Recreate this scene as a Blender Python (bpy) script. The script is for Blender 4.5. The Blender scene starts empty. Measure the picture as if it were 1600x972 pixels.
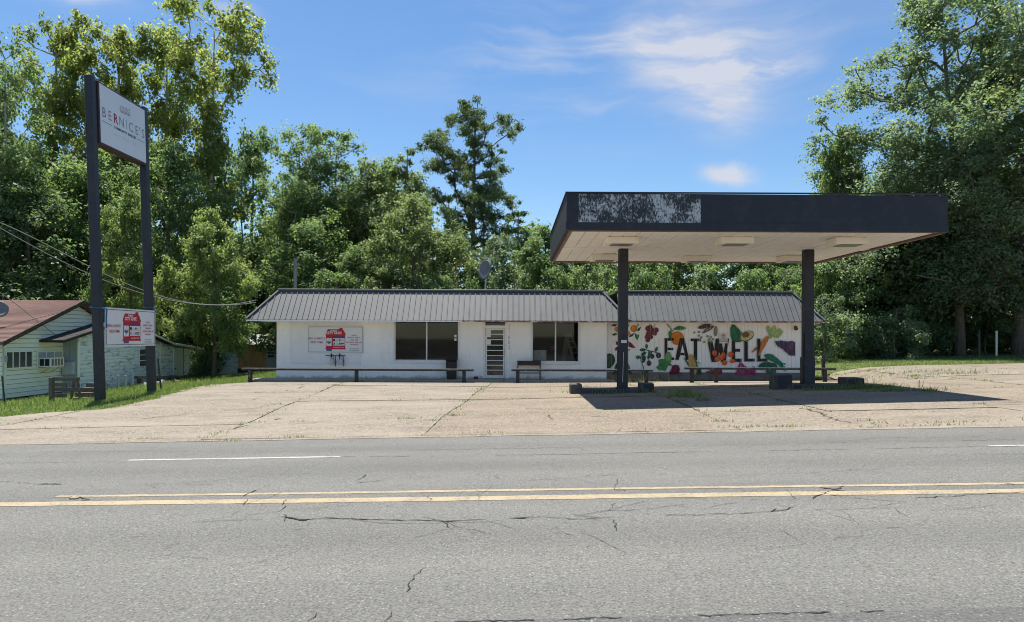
import bpy, bmesh, math, random
import numpy as np
from mathutils import Vector, Matrix
C = bpy.context.scene
COL = C.collection
R = random.Random(7)
NR = np.random.default_rng(11)

# ------------------------------------------------------------------ camera
F = 1067.0            # focal length in photo pixels (1600 wide), 24 mm
CH = 1.95             # camera height
ROLL = 0.0045
cam_d = bpy.data.cameras.new("camera")
cam = bpy.data.objects.new("camera", cam_d); COL.objects.link(cam)
cam_d.sensor_width = 36.0; cam_d.lens = 24.0
cam_d.shift_y = 39.0 / 1600.0
cam_d.clip_start = 0.1; cam_d.clip_end = 3000
cam.matrix_world = Matrix.Translation((0, 0, CH)) @ Matrix.Rotation(math.pi/2, 4, 'X') @ Matrix.Rotation(ROLL, 4, 'Z')
C.camera = cam
# ------------------------------------------------------------------ world + sun
SUN_DIR = Vector((-0.15, 0.24, 1.0)).normalized()
w = bpy.data.worlds.new("World"); C.world = w; w.use_nodes = True
nt = w.node_tree; nt.nodes.clear()
def N(t, tree=None, **k):
    n = (tree or nt).nodes.new(t)
    for a, b in k.items(): setattr(n, a, b)
    return n
L = nt.links.new
def math_node(op, a, b=None, tree=None):
    T = tree or nt
    n = T.nodes.new('ShaderNodeMath'); n.operation = op
    for i, v in enumerate((a, b)):
        if v is None: continue
        if hasattr(v, 'is_output'): T.links.new(v, n.inputs[i])
        else: n.inputs[i].default_value = v
    return n.outputs[0]
sky = N('ShaderNodeTexSky', sky_type='NISHITA')
sky.sun_disc = False
sky.sun_elevation = math.asin(SUN_DIR.z); sky.sun_rotation = math.atan2(SUN_DIR.x, SUN_DIR.y)
sky.air_density = 1.0; sky.dust_density = 0.3; sky.ozone_density = 2.2
tc = N('ShaderNodeTexCoord'); sp = N('ShaderNodeSeparateXYZ'); L(tc.outputs['Generated'], sp.inputs[0])
az = math_node('ARCTAN2', sp.outputs[0], sp.outputs[1])
hr = math_node('SQRT', math_node('ADD', math_node('MULTIPLY', sp.outputs[0], sp.outputs[0]), math_node('MULTIPLY', sp.outputs[1], sp.outputs[1])))
el = math_node('DIVIDE', sp.outputs[2], math_node('MAXIMUM', hr, 0.05))
cb = N('ShaderNodeCombineXYZ'); L(az, cb.inputs[0]); L(el, cb.inputs[1])
dn = N('ShaderNodeTexNoise'); dn.inputs['Scale'].default_value = 5.0; dn.inputs['Detail'].default_value = 5.0
L(cb.outputs[0], dn.inputs['Vector'])
dsc = N('ShaderNodeVectorMath', operation='MULTIPLY_ADD'); L(dn.outputs['Color'], dsc.inputs[0])
dsc.inputs[1].default_value = (.12, .10, 0); dsc.inputs[2].default_value = (-.06, -.05, 0)
wv = N('ShaderNodeVectorMath', operation='ADD'); L(cb.outputs[0], wv.inputs[0]); L(dsc.outputs[0], wv.inputs[1])
ws = N('ShaderNodeSeparateXYZ'); L(wv.outputs[0], ws.inputs[0])
def blob(cx, cy, rx, ry, rot=0.0, pw=2.0):
    dx = math_node('SUBTRACT', ws.outputs[0], cx); dy = math_node('SUBTRACT', ws.outputs[1], cy)
    c, s = math.cos(rot), math.sin(rot)
    a = math_node('DIVIDE', math_node('ADD', math_node('MULTIPLY', dx, c), math_node('MULTIPLY', dy, s)), rx)
    b = math_node('DIVIDE', math_node('SUBTRACT', math_node('MULTIPLY', dy, c), math_node('MULTIPLY', dx, s)), ry)
    q = math_node('ADD', math_node('MULTIPLY', a, a), math_node('MULTIPLY', b, b))
    return math_node('POWER', 2.718, math_node('MULTIPLY', math_node('POWER', q, pw), -1.0))
def streak(scale, sx, sy, lo, hi, rot=0.0):
    mp = N('ShaderNodeMapping'); L(wv.outputs[0], mp.inputs[0]); mp.inputs['Scale'].default_value = (sx, sy, 1); mp.inputs['Rotation'].default_value = (0, 0, rot)
    n = N('ShaderNodeTexNoise'); n.inputs['Scale'].default_value = scale; n.inputs['Detail'].default_value = 6; n.inputs['Roughness'].default_value = .55
    L(mp.outputs[0], n.inputs['Vector'])
    r = N('ShaderNodeMapRange', interpolation_type='SMOOTHSTEP'); L(n.outputs['Fac'], r.inputs[0]); r.inputs[1].default_value = lo; r.inputs[2].default_value = hi
    return r.outputs[0]
st1 = streak(3.0, 1.0, 7.0, .42, .72, -.12)
st2 = streak(4.0, 1.2, 2.6, .10, .70, .55)
st3 = streak(9.0, 1.0, 4.0, .34, .72, .40)
fib = math_node('MULTIPLY', st2, math_node('ADD', math_node('MULTIPLY', st3, .62), .38))
k = math_node('MULTIPLY', math_node('MULTIPLY', blob(.262, .415, .105, .085, -.30, 1.3), fib), 1.45)
k = math_node('ADD', k, math_node('MULTIPLY', math_node('MULTIPLY', blob(.285, .350, .060, .065, .3, 1.3), fib), 1.2))
k = math_node('ADD', k, math_node('MULTIPLY', math_node('MULTIPLY', blob(.16, .395, .22, .085, -.05, 1.2), st1), .75))
k = math_node('ADD', k, math_node('MULTIPLY', math_node('MULTIPLY', blob(.36, .382, .05, .014, -.05, 1.0), st3), 1.1))
k = math_node('ADD', k, math_node('MULTIPLY', math_node('MULTIPLY', blob(.302, .222, .038, .015, 0, 1.5), streak(14, 1, 1.5, .24, .5)), 1.1))
k = math_node('ADD', k, math_node('MULTIPLY', blob(-.57, .435, .05, .012, 0, 1), .8))
k = math_node('ADD', k, math_node('MULTIPLY', blob(-.40, .44, .025, .010, 0, 1), .5))
k = math_node('ADD', k, math_node('MULTIPLY', streak(1.6, 1.0, 5.0, .48, .85, -.2), .26))
k = math_node('MINIMUM', k, .9)
mix = N('ShaderNodeMix', data_type='RGBA'); L(k, mix.inputs[0])
hs = N('ShaderNodeHueSaturation'); hs.inputs['Saturation'].default_value = 1.18; hs.inputs['Value'].default_value = .63
L(sky.outputs[0], hs.inputs['Color']); L(hs.outputs[0], mix.inputs[6])
mix.inputs[7].default_value = (2.75, 2.85, 3.2, 1)
bg = N('ShaderNodeBackground'); bg.inputs[1].default_value = 0.11
L(mix.outputs[2], bg.inputs[0]); out = N('ShaderNodeOutputWorld'); L(bg.outputs[0], out.inputs[0])
sl = bpy.data.lights.new("sun", 'SUN'); sl.energy = 3.7; sl.angle = math.radians(.53); sl.color = (1, .95, .865)
so = bpy.data.objects.new("sun", sl); COL.objects.link(so)
so.rotation_euler = SUN_DIR.to_track_quat('Z', 'Y').to_euler(); so.location = (0, 0, 60)
vs = C.view_settings; vs.view_transform = 'Standard'; vs.look = 'None'; vs.exposure = 1.18; vs.gamma = 1.0
C.render.engine = 'CYCLES'
C.cycles.max_bounces = 9; C.cycles.diffuse_bounces = 6; C.cycles.glossy_bounces = 3; C.cycles.transmission_bounces = 6; C.cycles.transparent_max_bounces = 8
C.cycles.use_denoising = True; C.cycles.filter_width = 1.05

# ------------------------------------------------------------------ image <-> place
cR, sR = math.cos(ROLL), math.sin(ROLL)
def unroll(px, py):
    dx, dy = px - 800.0, py - 525.0
    return dx*cR + dy*sR, -dx*sR + dy*cR
def W(px, py, Y):
    a, b = unroll(px, py); return Vector((a*Y/F, Y, CH - b*Y/F))
def PX(px, py, X):
    a, b = unroll(px, py); Y = X*F/a; return Vector((X, Y, CH - b*Y/F))
def sst(a, b, t):
    t = min(1.0, max(0.0, (t-a)/(b-a))); return t*t*(3-2*t)
def G(x, y):                                   # ground height
    x = max(-60.0, min(60.0, x))
    if x >= 0:
        near = sst(24, 29, y)*(1 - sst(14, 18, x))
        z = x*(.027*(1-near) + .010*near)
    else:
        pr = -max(0.0, min(1.05, (-x-11.0)*.098))
        s = sst(16, 28, y)
        z = .027*x*(1-s) + pr*s
    lip = .07*sst(20, 28, y)*sst(-14, -11.5, x)*(1-sst(14, 17, x))
    return z - lip
def GP(px, py):                                # point of the ground seen at a pixel
    a, b = unroll(px, py); z = 0.0; Y = 10
    for _ in range(40):
        Y = F*(CH-z)/b; z = .5*z + .5*G(a*Y/F, Y)
    return Vector((a*Y/F, Y, z))

# ------------------------------------------------------------------ objects
def link(name, me, parent=None):
    o = bpy.data.objects.new(name, me); COL.objects.link(o)
    if parent: o.parent = parent
    return o
def tag(o, label=None, cat=None, group=None, kind=None):
    if label: o['label'] = label
    if cat: o['category'] = cat
    if group: o['group'] = group
    if kind: o['kind'] = kind
    return o
def thing(name, label, cat, loc, group=None):
    o = link(name, None); o.location = loc; o.empty_display_size = .3
    return tag(o, label, cat, group)
def wloc(o):
    v = Vector((0, 0, 0))
    while o: v = v + Vector(o.location); o = o.parent
    return v
class MB:
    def __init__(s): s.v = []; s.f = []; s.m = []
    def add(s, vs, fs, mi=0):
        b = len(s.v); s.v += [tuple(p) for p in vs]
        for f in fs: s.f.append([b+i for i in f]); s.m.append(mi)
        return s
    def box(s, a, b, mi=0, M=None):
        x0, y0, z0 = a; x1, y1, z1 = b
        vs = [Vector(p) for p in ((x0,y0,z0),(x1,y0,z0),(x1,y1,z0),(x0,y1,z0),(x0,y0,z1),(x1,y0,z1),(x1,y1,z1),(x0,y1,z1))]
        if M is not None: vs = [M @ p for p in vs]
        return s.add(vs, [(0,3,2,1),(4,5,6,7),(0,1,5,4),(1,2,6,5),(2,3,7,6),(3,0,4,7)], mi)
    def bar(s, p, q, wd, ht, mi=0, up=(0,0,1)):
        p, q = Vector(p), Vector(q); d = (q-p); l = d.length; d.normalize()
        u = Vector(up)
        if abs(d.dot(u)) > .98: u = Vector((0,1,0))
        r = d.cross(u).normalized(); u = r.cross(d)
        M = Matrix((( r.x, d.x, u.x, p.x),(r.y, d.y, u.y, p.y),(r.z, d.z, u.z, p.z),(0,0,0,1)))
        return s.box((-wd/2, 0, -ht/2), (wd/2, l, ht/2), mi, M)
    def tube(s, pts, rad, n=8, mi=0, cap=True):
        pts = [Vector(p) for p in pts]; rings = []
        if not hasattr(rad, '__len__'): rad = [rad]*len(pts)
        b = len(s.v)
        for i, p in enumerate(pts):
            d = (pts[min(i+1, len(pts)-1)] - pts[max(i-1, 0)]).normalized()
            u = Vector((0,0,1)) if abs(d.z) < .9 else Vector((1,0,0))
            r = d.cross(u).normalized(); u = r.cross(d)
            for j in range(n):
                a = 2*math.pi*j/n; s.v.append(tuple(p + (r*math.cos(a) + u*math.sin(a))*rad[i]))
        for i in range(len(pts)-1):
            for j in range(n):
                s.f.append([b+i*n+j, b+i*n+(j+1)%n, b+(i+1)*n+(j+1)%n, b+(i+1)*n+j]); s.m.append(mi)
        if cap:
            s.f.append([b+j for j in range(n)][::-1]); s.m.append(mi)
            s.f.append([b+(len(pts)-1)*n+j for j in range(n)]); s.m.append(mi)
        return s
    def prism(s, poly, d, mi=0):
        d = Vector(d); n = len(poly); vs = [Vector(p) for p in poly]; vs += [p+d for p in vs]
        fs = [list(range(n))[::-1], list(range(n, 2*n))] + [(i, (i+1)%n, n+(i+1)%n, n+i) for i in range(n)]
        return s.add(vs, fs, mi)
    def sheet(s, xs, ys, zf, mi=0):
        b = len(s.v); nx = len(xs)
        for y in ys:
            for x in xs: s.v.append((x, y, zf(x, y)))
        for j in range(len(ys)-1):
            for i in range(nx-1):
                s.f.append([b+j*nx+i, b+j*nx+i+1, b+(j+1)*nx+i+1, b+(j+1)*nx+i]); s.m.append(mi)
        return s
    def build(s, name, mats, parent=None, smooth=False, bevel=0, fix=True, label=None, kind=None):
        off = wloc(parent) if parent else Vector((0,0,0))
        me = bpy.data.meshes.new(name)
        me.from_pydata([(p[0]-off.x, p[1]-off.y, p[2]-off.z) for p in s.v], [], s.f)
        for m in (mats if isinstance(mats, (list, tuple)) else [mats]): me.materials.append(m)
        me.polygons.foreach_set('material_index', s.m)
        if fix or bevel:
            bm = bmesh.new(); bm.from_mesh(me)
            if fix: bmesh.ops.recalc_face_normals(bm, faces=bm.faces)
            if bevel: bmesh.ops.bevel(bm, geom=[e for e in bm.edges if len(e.link_faces) == 2 and e.calc_face_angle(0) > .5], offset=bevel, segments=1, affect='EDGES')
            bm.to_mesh(me); bm.free()
        if smooth: me.polygons.foreach_set('use_smooth', [True]*len(me.polygons))
        me.update()
        o = link(name, me, parent)
        if label: o['label'] = label
        if kind: o['kind'] = kind
        return o
def flat(name, pts, mat, parent, label=None):     # flat painted shape
    return MB().add(pts, [list(range(len(pts)))]).build(name, mat, parent, fix=False, label=label)
def text_mb(body, size, origin, right, up, bold=0.0, align='CENTER', spacing=1.0, mb=None, mi=0):
    cu = bpy.data.curves.new("t", 'FONT'); cu.body = body; cu.size = size; cu.align_x = align; cu.offset = bold
    cu.space_character = spacing; cu.resolution_u = 2
    ob = bpy.data.objects.new("t", cu); COL.objects.link(ob)
    dg = bpy.context.evaluated_depsgraph_get(); me = bpy.data.meshes.new_from_object(ob.evaluated_get(dg))
    mb = mb or MB(); r, u, o = Vector(right), Vector(up), Vector(origin)
    mb.add([o + r*v.co.x + u*v.co.y for v in me.vertices], [list(p.vertices) for p in me.polygons], mi)
    bpy.data.objects.remove(ob); bpy.data.curves.remove(cu); bpy.data.meshes.remove(me)
    return mb
# ------------------------------------------------------------------ materials
def new_mat(name):
    m = bpy.data.materials.new(name); m.use_nodes = True; m.node_tree.nodes.clear()
    t = m.node_tree; o = t.nodes.new('ShaderNodeOutputMaterial'); b = t.nodes.new('ShaderNodeBsdfPrincipled'); t.links.new(b.outputs[0], o.inputs[0])
    g = t.nodes.new('ShaderNodeNewGeometry')
    return m, t, b, g.outputs['Position'], o
def noise(t, vec, scale, detail=4, rough=.6, stretch=(1,1,1)):
    if stretch != (1,1,1):
        mp = t.nodes.new('ShaderNodeMapping'); t.links.new(vec, mp.inputs[0]); mp.inputs['Scale'].default_value = stretch; vec = mp.outputs[0]
    n = t.nodes.new('ShaderNodeTexNoise'); n.inputs['Scale'].default_value = scale; n.inputs['Detail'].default_value = detail; n.inputs['Roughness'].default_value = rough
    t.links.new(vec, n.inputs['Vector']); return n.outputs['Fac']
def mrange(t, v, lo, hi, a=0, b=1):
    r = t.nodes.new('ShaderNodeMapRange'); t.links.new(v, r.inputs[0])
    for i, x in enumerate((lo, hi, a, b)): r.inputs[i+1].default_value = x
    return r.outputs[0]
def cmix(t, f, a, b, mode='MIX'):
    m = t.nodes.new('ShaderNodeMix'); m.data_type = 'RGBA'; m.blend_type = mode
    for i, v in ((0, f), (6, a), (7, b)):
        if hasattr(v, 'is_output'): t.links.new(v, m.inputs[i])
        else: m.inputs[i].default_value = v if i == 0 else (*v, 1)
    return m.outputs[2]
def bump(t, b, h, s=.3, d=.02):
    n = t.nodes.new('ShaderNodeBump'); n.inputs['Strength'].default_value = s; n.inputs['Distance'].default_value = d
    t.links.new(h, n.inputs['Height']); t.links.new(n.outputs[0], b.inputs['Normal'])
def pm(name, c, rough=.7, var=.15, scale=2.5, dirt=None, dirt_lo=.55, dirt_hi=.75, dscale=1.2, bmp=0.0, bscale=30, metal=0.0, spec=.4, stretch=(1,1,1)):
    m, t, b, P, o = new_mat(name)
    n1 = noise(t, P, scale, 5, .65, stretch)
    lo = tuple(x*(1-var) for x in c); hi = tuple(min(1, x*(1+var)) for x in c)
    col = cmix(t, mrange(t, n1, .3, .7), lo, hi)
    if dirt: col = cmix(t, mrange(t, noise(t, P, dscale, 7, .7, stretch), dirt_lo, dirt_hi), col, dirt)
    t.links.new(col, b.inputs['Base Color'])
    b.inputs['Roughness'].default_value = rough; b.inputs['Metallic'].default_value = metal; b.inputs['Specular IOR Level'].default_value = spec
    if bmp: bump(t, b, noise(t, P, bscale, 3), bmp)
    return m
M = {}
M['white_wall'] = pm('white_masonry_paint', (.89,.87,.83), .8, .04, 1.2, dirt=(.68,.66,.61), dirt_lo=.56, dirt_hi=.85, dscale=1.3, stretch=(1,1,.3), bmp=.08, bscale=30)
def splash(m):
    t = m.node_tree; b = [n for n in t.nodes if n.type == 'BSDF_PRINCIPLED'][0]; g = t.nodes.new('ShaderNodeNewGeometry'); s = t.nodes.new('ShaderNodeSeparateXYZ'); t.links.new(g.outputs['Position'], s.inputs[0])
    old = b.inputs['Base Color'].links[0].from_socket; h = math_node('SUBTRACT', s.outputs[2], math_node('MULTIPLY', noise(t, g.outputs['Position'], 2.2, 6, .7), .55, t), t)
    t.links.new(cmix(t, mrange(t, h, -.14, -.26, 0, .6), old, (.16,.145,.13)), b.inputs['Base Color'])
splash(M['white_wall'])
M['white_trim'] = pm('white_trim_paint', (.78,.78,.76), .6, .06, 2, dirt=(.5,.47,.42), dirt_lo=.62, dirt_hi=.8, dscale=3)
M['white_board'] = pm('white_board_paint', (.88,.86,.83), .7, .05, 1.5, dirt=(.62,.6,.56), dirt_lo=.6, dirt_hi=.85, dscale=1.5, stretch=(1,1,.3))
M['roof_metal'] = pm('grey_roof_metal', (.104,.111,.115), .6, .10, .8, dirt=(.072,.076,.077), dirt_lo=.55, dirt_hi=.8, dscale=1.1, spec=.4, metal=0)
M['roof_dark'] = pm('dark_roof_metal', (.07,.075,.08), .5, .1, 2)
M['roof_flat'] = pm('flat_roof_felt', (0.1067, 0.1067, 0.1067), .9, .2, 1)
M['rust'] = pm('rusty_drip_edge', (.30,.12,.09), .7, .3, 3, dirt=(.65,.55,.5), dirt_lo=.5, dirt_hi=.6, dscale=1.6)
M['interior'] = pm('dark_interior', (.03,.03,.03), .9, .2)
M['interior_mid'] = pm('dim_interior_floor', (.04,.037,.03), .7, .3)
M['dark_bin'] = pm('black_plastic', (.012,.012,.014), .5, .2)
M['navy'] = pm('charcoal_navy_paint', (.022,.025,.034), .55, .15, 1.2, dirt=(.045,.047,.055), dirt_lo=.5, dirt_hi=.8, dscale=2.5, bmp=.05)
M['post_paint'] = pm('dark_grey_post_paint', (.028,.029,.036), .5, .2, 2, dirt=(.05,.05,.05), dscale=3)
M['cream'] = pm('cream_soffit_paint', (.93,.89,.82), .6, .05, 1.0, dirt=(.68,.58,.46), dirt_lo=.6, dirt_hi=.85, dscale=.8)
M['cream_fix'] = pm('cream_lamp_housing', (.88,.80,.68), .6, .06, 2)
M['lens'] = pm('lamp_lens', (.20,.18,.15), .3, .1, 5)
M['edge_brown'] = pm('brown_canopy_edge', (.20,.13,.10), .6, .25, 2)
M['rail'] = pm('dark_weathered_rail', (0.0233, 0.024, 0.0267), .65, .3, 4, dirt=(.16,.15,.14), dirt_lo=.55, dirt_hi=.7, dscale=6)
M['wood_old'] = pm('weathered_grey_wood', (0.1133, 0.0967, 0.0767), .9, .35, 6, dirt=(.06,.05,.04), dscale=5, bmp=.5, bscale=40)
M['wood_dark'] = pm('dark_brown_wood', (.06,.03,.022), .7, .3, 5)
M['kerb_dark'] = pm('dark_painted_concrete', (.045,.046,.052), .75, .3, 4, dirt=(.13,.12,.11), dirt_lo=.55, dirt_hi=.75, dscale=5, bmp=.2)
M['block_face'] = pm('worn_dark_concrete', (.075,.07,.066), .85, .3, 5, dirt=(.15,.13,.11), dirt_lo=.5, dirt_hi=.7, dscale=5, bmp=.3)
M['walk'] = pm('pale_concrete', (0.3067, 0.28, 0.24), .9, .15, 3, dirt=(.22,.19,.15), dirt_lo=.55, dirt_hi=.75, dscale=2.5, bmp=.2)
M['footing'] = pm('grey_brown_footing', (.20,.175,.15), .9, .25, 3, dirt=(.09,.075,.06), dscale=2)
M['metal'] = pm('galvanised_metal', (.42,.43,.44), .45, .15, 4, metal=.3)
M['gas_grey'] = pm('grey_meter_paint', (.50,.53,.55), .6, .1, 4)
M['alu'] = pm('white_aluminium', (.72,.72,.71), .45, .08, 4)
M['paper'] = pm('white_paper', (.7,.7,.68), .8, .1, 20)
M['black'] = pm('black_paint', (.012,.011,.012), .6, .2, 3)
M['blue_rope'] = pm('blue_rope', (.015,.12,.38), .7, .2)
M['red_brick'] = pm('maroon_brick', (.10,.03,.04), .9, .3)
M['sign_face'] = pm('white_sign_face', (.72,.73,.73), .35, .03, 1, dirt=(.6,.61,.6), dirt_lo=.6, dirt_hi=.9)
M['sign_edge'] = pm('dark_maroon_frame', (.055,.03,.032), .5, .2, 3)
M['red'] = pm('print_red', (.48,.015,.035), .5, .05)
M['red_txt'] = pm('print_faded_red', (.50,.06,.09), .5, .05)
M['purple'] = pm('print_purple', (.17,.03,.14), .5, .05)
M['blue'] = pm('print_blue', (.03,.11,.36), .5, .05)
M['grey_txt'] = pm('print_grey', (.10,.10,.11), .5, .05)
M['mint'] = pm('mint_clapboard_paint', (.80,.85,.69), .75, .06, 1.5, dirt=(.48,.52,.43), dirt_lo=.55, dirt_hi=.85, dscale=1.5, stretch=(1,1,4))
M['peel'] = pm('peeling_mint_paint', (.74,.82,.77), .85, .10, 4, dirt=(.40,.43,.41), dirt_lo=.52, dirt_hi=.60, dscale=1.5, stretch=(1,1.3,5), bmp=.4, bscale=18)
M['mint_door'] = pm('mint_door_paint', (.68,.77,.69), .7, .06, 2)
M['grey_board'] = pm('grey_boarding', (.36,.42,.42), .8, .15, 4, stretch=(3,3,.5))
M['shingle'] = pm('red_brown_shingle', (.170,.100,.082), .9, .25, 5, dirt=(.10,.06,.05), dirt_lo=.5, dirt_hi=.75, dscale=3, stretch=(.5,3,3), bmp=.6, bscale=14)
M['rake'] = pm('dark_rake_and_lap_shade', (.055,.042,.035), .8, .4, 6, dirt=(.18,.13,.1), dirt_lo=.55, dirt_hi=.65, dscale=7)
M['tar'] = pm('dark_tar_roof', (.035,.03,.03), .9, .3)
M['plywood'] = pm('orange_plywood', (.66,.36,.165), .8, .22, 1.2, dirt=(.26,.11,.05), dirt_lo=.55, dirt_hi=.7, dscale=1.6, stretch=(3,3,.6))
M['corr'] = pm('white_corrugated_roof', (0.4133, 0.4133, 0.4), .5, .1, 2, dirt=(.34,.27,.22), dirt_lo=.58, dirt_hi=.7, dscale=1.5)
M['bark'] = pm('grey_brown_bark', (.15,.12,.095), .95, .4, 3, stretch=(4,4,.7), bmp=.8, bscale=9)
M['bark_pale'] = pm('pale_sycamore_bark', (.40,.37,.31), .9, .35, 2, dirt=(.2,.16,.12), dscale=2, stretch=(2,2,.6))
M['bark_pine'] = pm('red_brown_pine_bark', (.16,.11,.085), .95, .35, 4, bmp=.8, bscale=7)
M['pole_wood'] = pm('silver_utility_pole_wood', (.30,.28,.25), .95, .2, 3, stretch=(4,4,.4))
M['wire'] = pm('grey_wire', (.20,.20,.19), .6, .1)
M['dish'] = pm('grey_dish', (.17,.17,.17), .5, .12, 2)
M['crack'] = pm('crack_dirt', (.045,.036,.028), 1, .4, 6)
M['tar_crack'] = pm('black_crack', (.028,.028,.029), 1, .3, 6)
M['ground'] = pm('leaf_litter_soil', (0.0567, 0.0433, 0.028), 1, .4, 2, dirt=(.06,.075,.025), dirt_lo=.5, dirt_hi=.6, dscale=1, bmp=.5, bscale=9)
M['lawn'] = pm('lawn_turf', (0.11, 0.1333, 0.04), 1, .3, 3, dirt=(.18,.155,.085), dirt_lo=.54, dirt_hi=.70, dscale=.8, bmp=.6, bscale=25)
# glass: clear pane with its own reflections
def glass(name, tint, mixv):
    m, t, b, P, o = new_mat(name)
    t.nodes.remove(b)
    tr = t.nodes.new('ShaderNodeBsdfTransparent'); tr.inputs[0].default_value = (*tint, 1)
    gl = t.nodes.new('ShaderNodeBsdfGlossy'); gl.inputs['Roughness'].default_value = .03; gl.inputs[0].default_value = (.9,.95,1,1)
    nz = t.nodes.new('ShaderNodeBump'); nz.inputs['Strength'].default_value = .04; t.links.new(noise(t, P, .9, 2), nz.inputs['Height']); t.links.new(nz.outputs[0], gl.inputs['Normal'])
    df = t.nodes.new('ShaderNodeBsdfDiffuse'); df.inputs[0].default_value = (.12,.12,.115,1)
    fr = t.nodes.new('ShaderNodeFresnel'); fr.inputs[0].default_value = 1.52
    m1 = t.nodes.new('ShaderNodeMixShader'); t.links.new(mrange(t, noise(t, P, 1.1, 6, .65, (1,1,2.5)), .42, .8, mixv*.3, mixv*2.2), m1.inputs[0]); t.links.new(tr.outputs[0], m1.inputs[1]); t.links.new(df.outputs[0], m1.inputs[2])
    m2 = t.nodes.new('ShaderNodeMixShader'); t.links.new(fr.outputs[0], m2.inputs[0]); t.links.new(m1.outputs[0], m2.inputs[1]); t.links.new(gl.outputs[0], m2.inputs[2])
    t.links.new(m2.outputs[0], o.inputs[0]); return m
M['glass'] = glass('clear_shop_glass', (.75,.8,.78), .016)
M['glass_tint'] = glass('dusty_tinted_glass', (.2,.21,.22), .10)
# asphalt
def asphalt(name, c):
    m, t, b, P, o = new_mat(name)
    col = cmix(t, mrange(t, noise(t, P, 42, 3, .75), .32, .68), tuple(x*.58 for x in c), tuple(x*1.44 for x in c))
    vo = t.nodes.new('ShaderNodeTexVoronoi'); vo.inputs['Scale'].default_value = 38; t.links.new(P, vo.inputs['Vector'])
    sv = t.nodes.new('ShaderNodeSeparateColor'); t.links.new(vo.outputs['Color'], sv.inputs[0])
    spk = math_node('MULTIPLY', mrange(t, vo.outputs['Distance'], .38, .22), mrange(t, sv.outputs[0], .80, .84), t)
    col = cmix(t, math_node('MULTIPLY', spk, .62, t), col, (.36,.35,.33))
    dk = math_node('MULTIPLY', mrange(t, vo.outputs['Distance'], .42, .25), mrange(t, sv.outputs[1], .74, .78), t)
    col = cmix(t, math_node('MULTIPLY', dk, .65, t), col, tuple(x*.35 for x in c))
    col = cmix(t, mrange(t, noise(t, P, .5, 5, .6, (.35,1.6,1)), .3, .7), cmix(t, 1.0, col, (.90,.90,.91), 'MULTIPLY'), cmix(t, 1.0, col, (1.08,1.07,1.05), 'MULTIPLY'))
    col = cmix(t, mrange(t, noise(t, P, 1.6, 6, .7, (.15,1.8,1)), .60, .78, 0, .35), col, tuple(x*.62 for x in c))
    sx = t.nodes.new('ShaderNodeSeparateXYZ'); t.links.new(P, sx.inputs[0])
    lane = math_node('ADD', sx.outputs[1], math_node('MULTIPLY', sx.outputs[0], .035, t), t)          # across the carriageway
    tr_ = math_node('SINE', math_node('MULTIPLY', math_node('SUBTRACT', lane, .75, t), 3.49, t), None, t)  # two wheel tracks per lane
    wob = math_node('ADD', tr_, math_node('MULTIPLY', math_node('SUBTRACT', noise(t, P, .35, 4, .6, (.4,1,1)), .5, t), 2.4, t), t)
    col = cmix(t, mrange(t, wob, -.6, 1.2, 0, .55), col, cmix(t, 1.0, col, (.76,.76,.765), 'MULTIPLY'))
    col = cmix(t, mrange(t, noise(t, P, 1.3, 3, .5), .70, .76, 0, .45), col, tuple(x*.5 for x in c))
    t.links.new(col, b.inputs['Base Color']); b.inputs['Roughness'].default_value = .85; b.inputs['Specular IOR Level'].default_value = .25
    bump(t, b, noise(t, P, 60, 3), .35, .01)
    return m
M['asphalt'] = asphalt('worn_grey_asphalt', (0.15, 0.148, 0.1353))
M['asphalt_old'] = asphalt('coarse_near_asphalt', (0.12, 0.12, 0.112))
def concrete(name, c, pink):
    m, t, b, P, o = new_mat(name)
    col = cmix(t, mrange(t, noise(t, P, 22, 4, .75), .32, .68), tuple(x*.82 for x in c), tuple(min(.8, x*1.17) for x in c))
    vo = t.nodes.new('ShaderNodeTexVoronoi'); vo.inputs['Scale'].default_value = 26; t.links.new(P, vo.inputs['Vector'])
    sv = t.nodes.new('ShaderNodeSeparateColor'); t.links.new(vo.outputs['Color'], sv.inputs[0])
    col = cmix(t, mrange(t, sv.outputs[0], .72, .74, 0, .4), col, pink)
    col = cmix(t, mrange(t, sv.outputs[1], .80, .82, 0, .4), col, (.39,.355,.30))
    col = cmix(t, mrange(t, sv.outputs[2], .86, .88, 0, .6), col, (.07,.055,.045))
    col = cmix(t, mrange(t, noise(t, P, .45, 6, .65, (.6,1.5,1)), .42, .72, 0, .75), col, tuple(min(.8, x*1.35) for x in c))
    col = cmix(t, mrange(t, noise(t, P, .9, 7, .7, (.7,1.4,1)), .52, .74, 0, .65), col, (.125,.103,.08))
    t.links.new(col, b.inputs['Base Color']); b.inputs['Roughness'].default_value = .95; b.inputs['Specular IOR Level'].default_value = .2
    bump(t, b, noise(t, P, 26, 4), .4, .015)
    return m
M['slab_a'] = concrete('pale_aggregate_concrete', (.228,.198,.157), (.165,.135,.105))
M['slab_b'] = concrete('tan_aggregate_concrete', (.208,.174,.132), (.150,.112,.082))
M['slab_c'] = concrete('pinkish_aggregate_concrete', (.222,.190,.148), (.165,.128,.098))
def paint_line(name, c):
    m, t, b, P, o = new_mat(name)
    col = cmix(t, mrange(t, noise(t, P, 2, 6, .7), .3, .7), tuple(x*.88 for x in c), tuple(x*1.08 for x in c))
    wear = math_node('ADD', noise(t, P, 28, 5, .8), math_node('MULTIPLY', noise(t, P, 2.2, 4), .5, t), t)
    col = cmix(t, mrange(t, wear, .72, .95, 0, .9), col, (.115,.11,.10))
    t.links.new(col, b.inputs['Base Color']); b.inputs['Roughness'].default_value = .8
    return m
M['yellow'] = paint_line('worn_yellow_paint', (.365,.29,.175))
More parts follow.
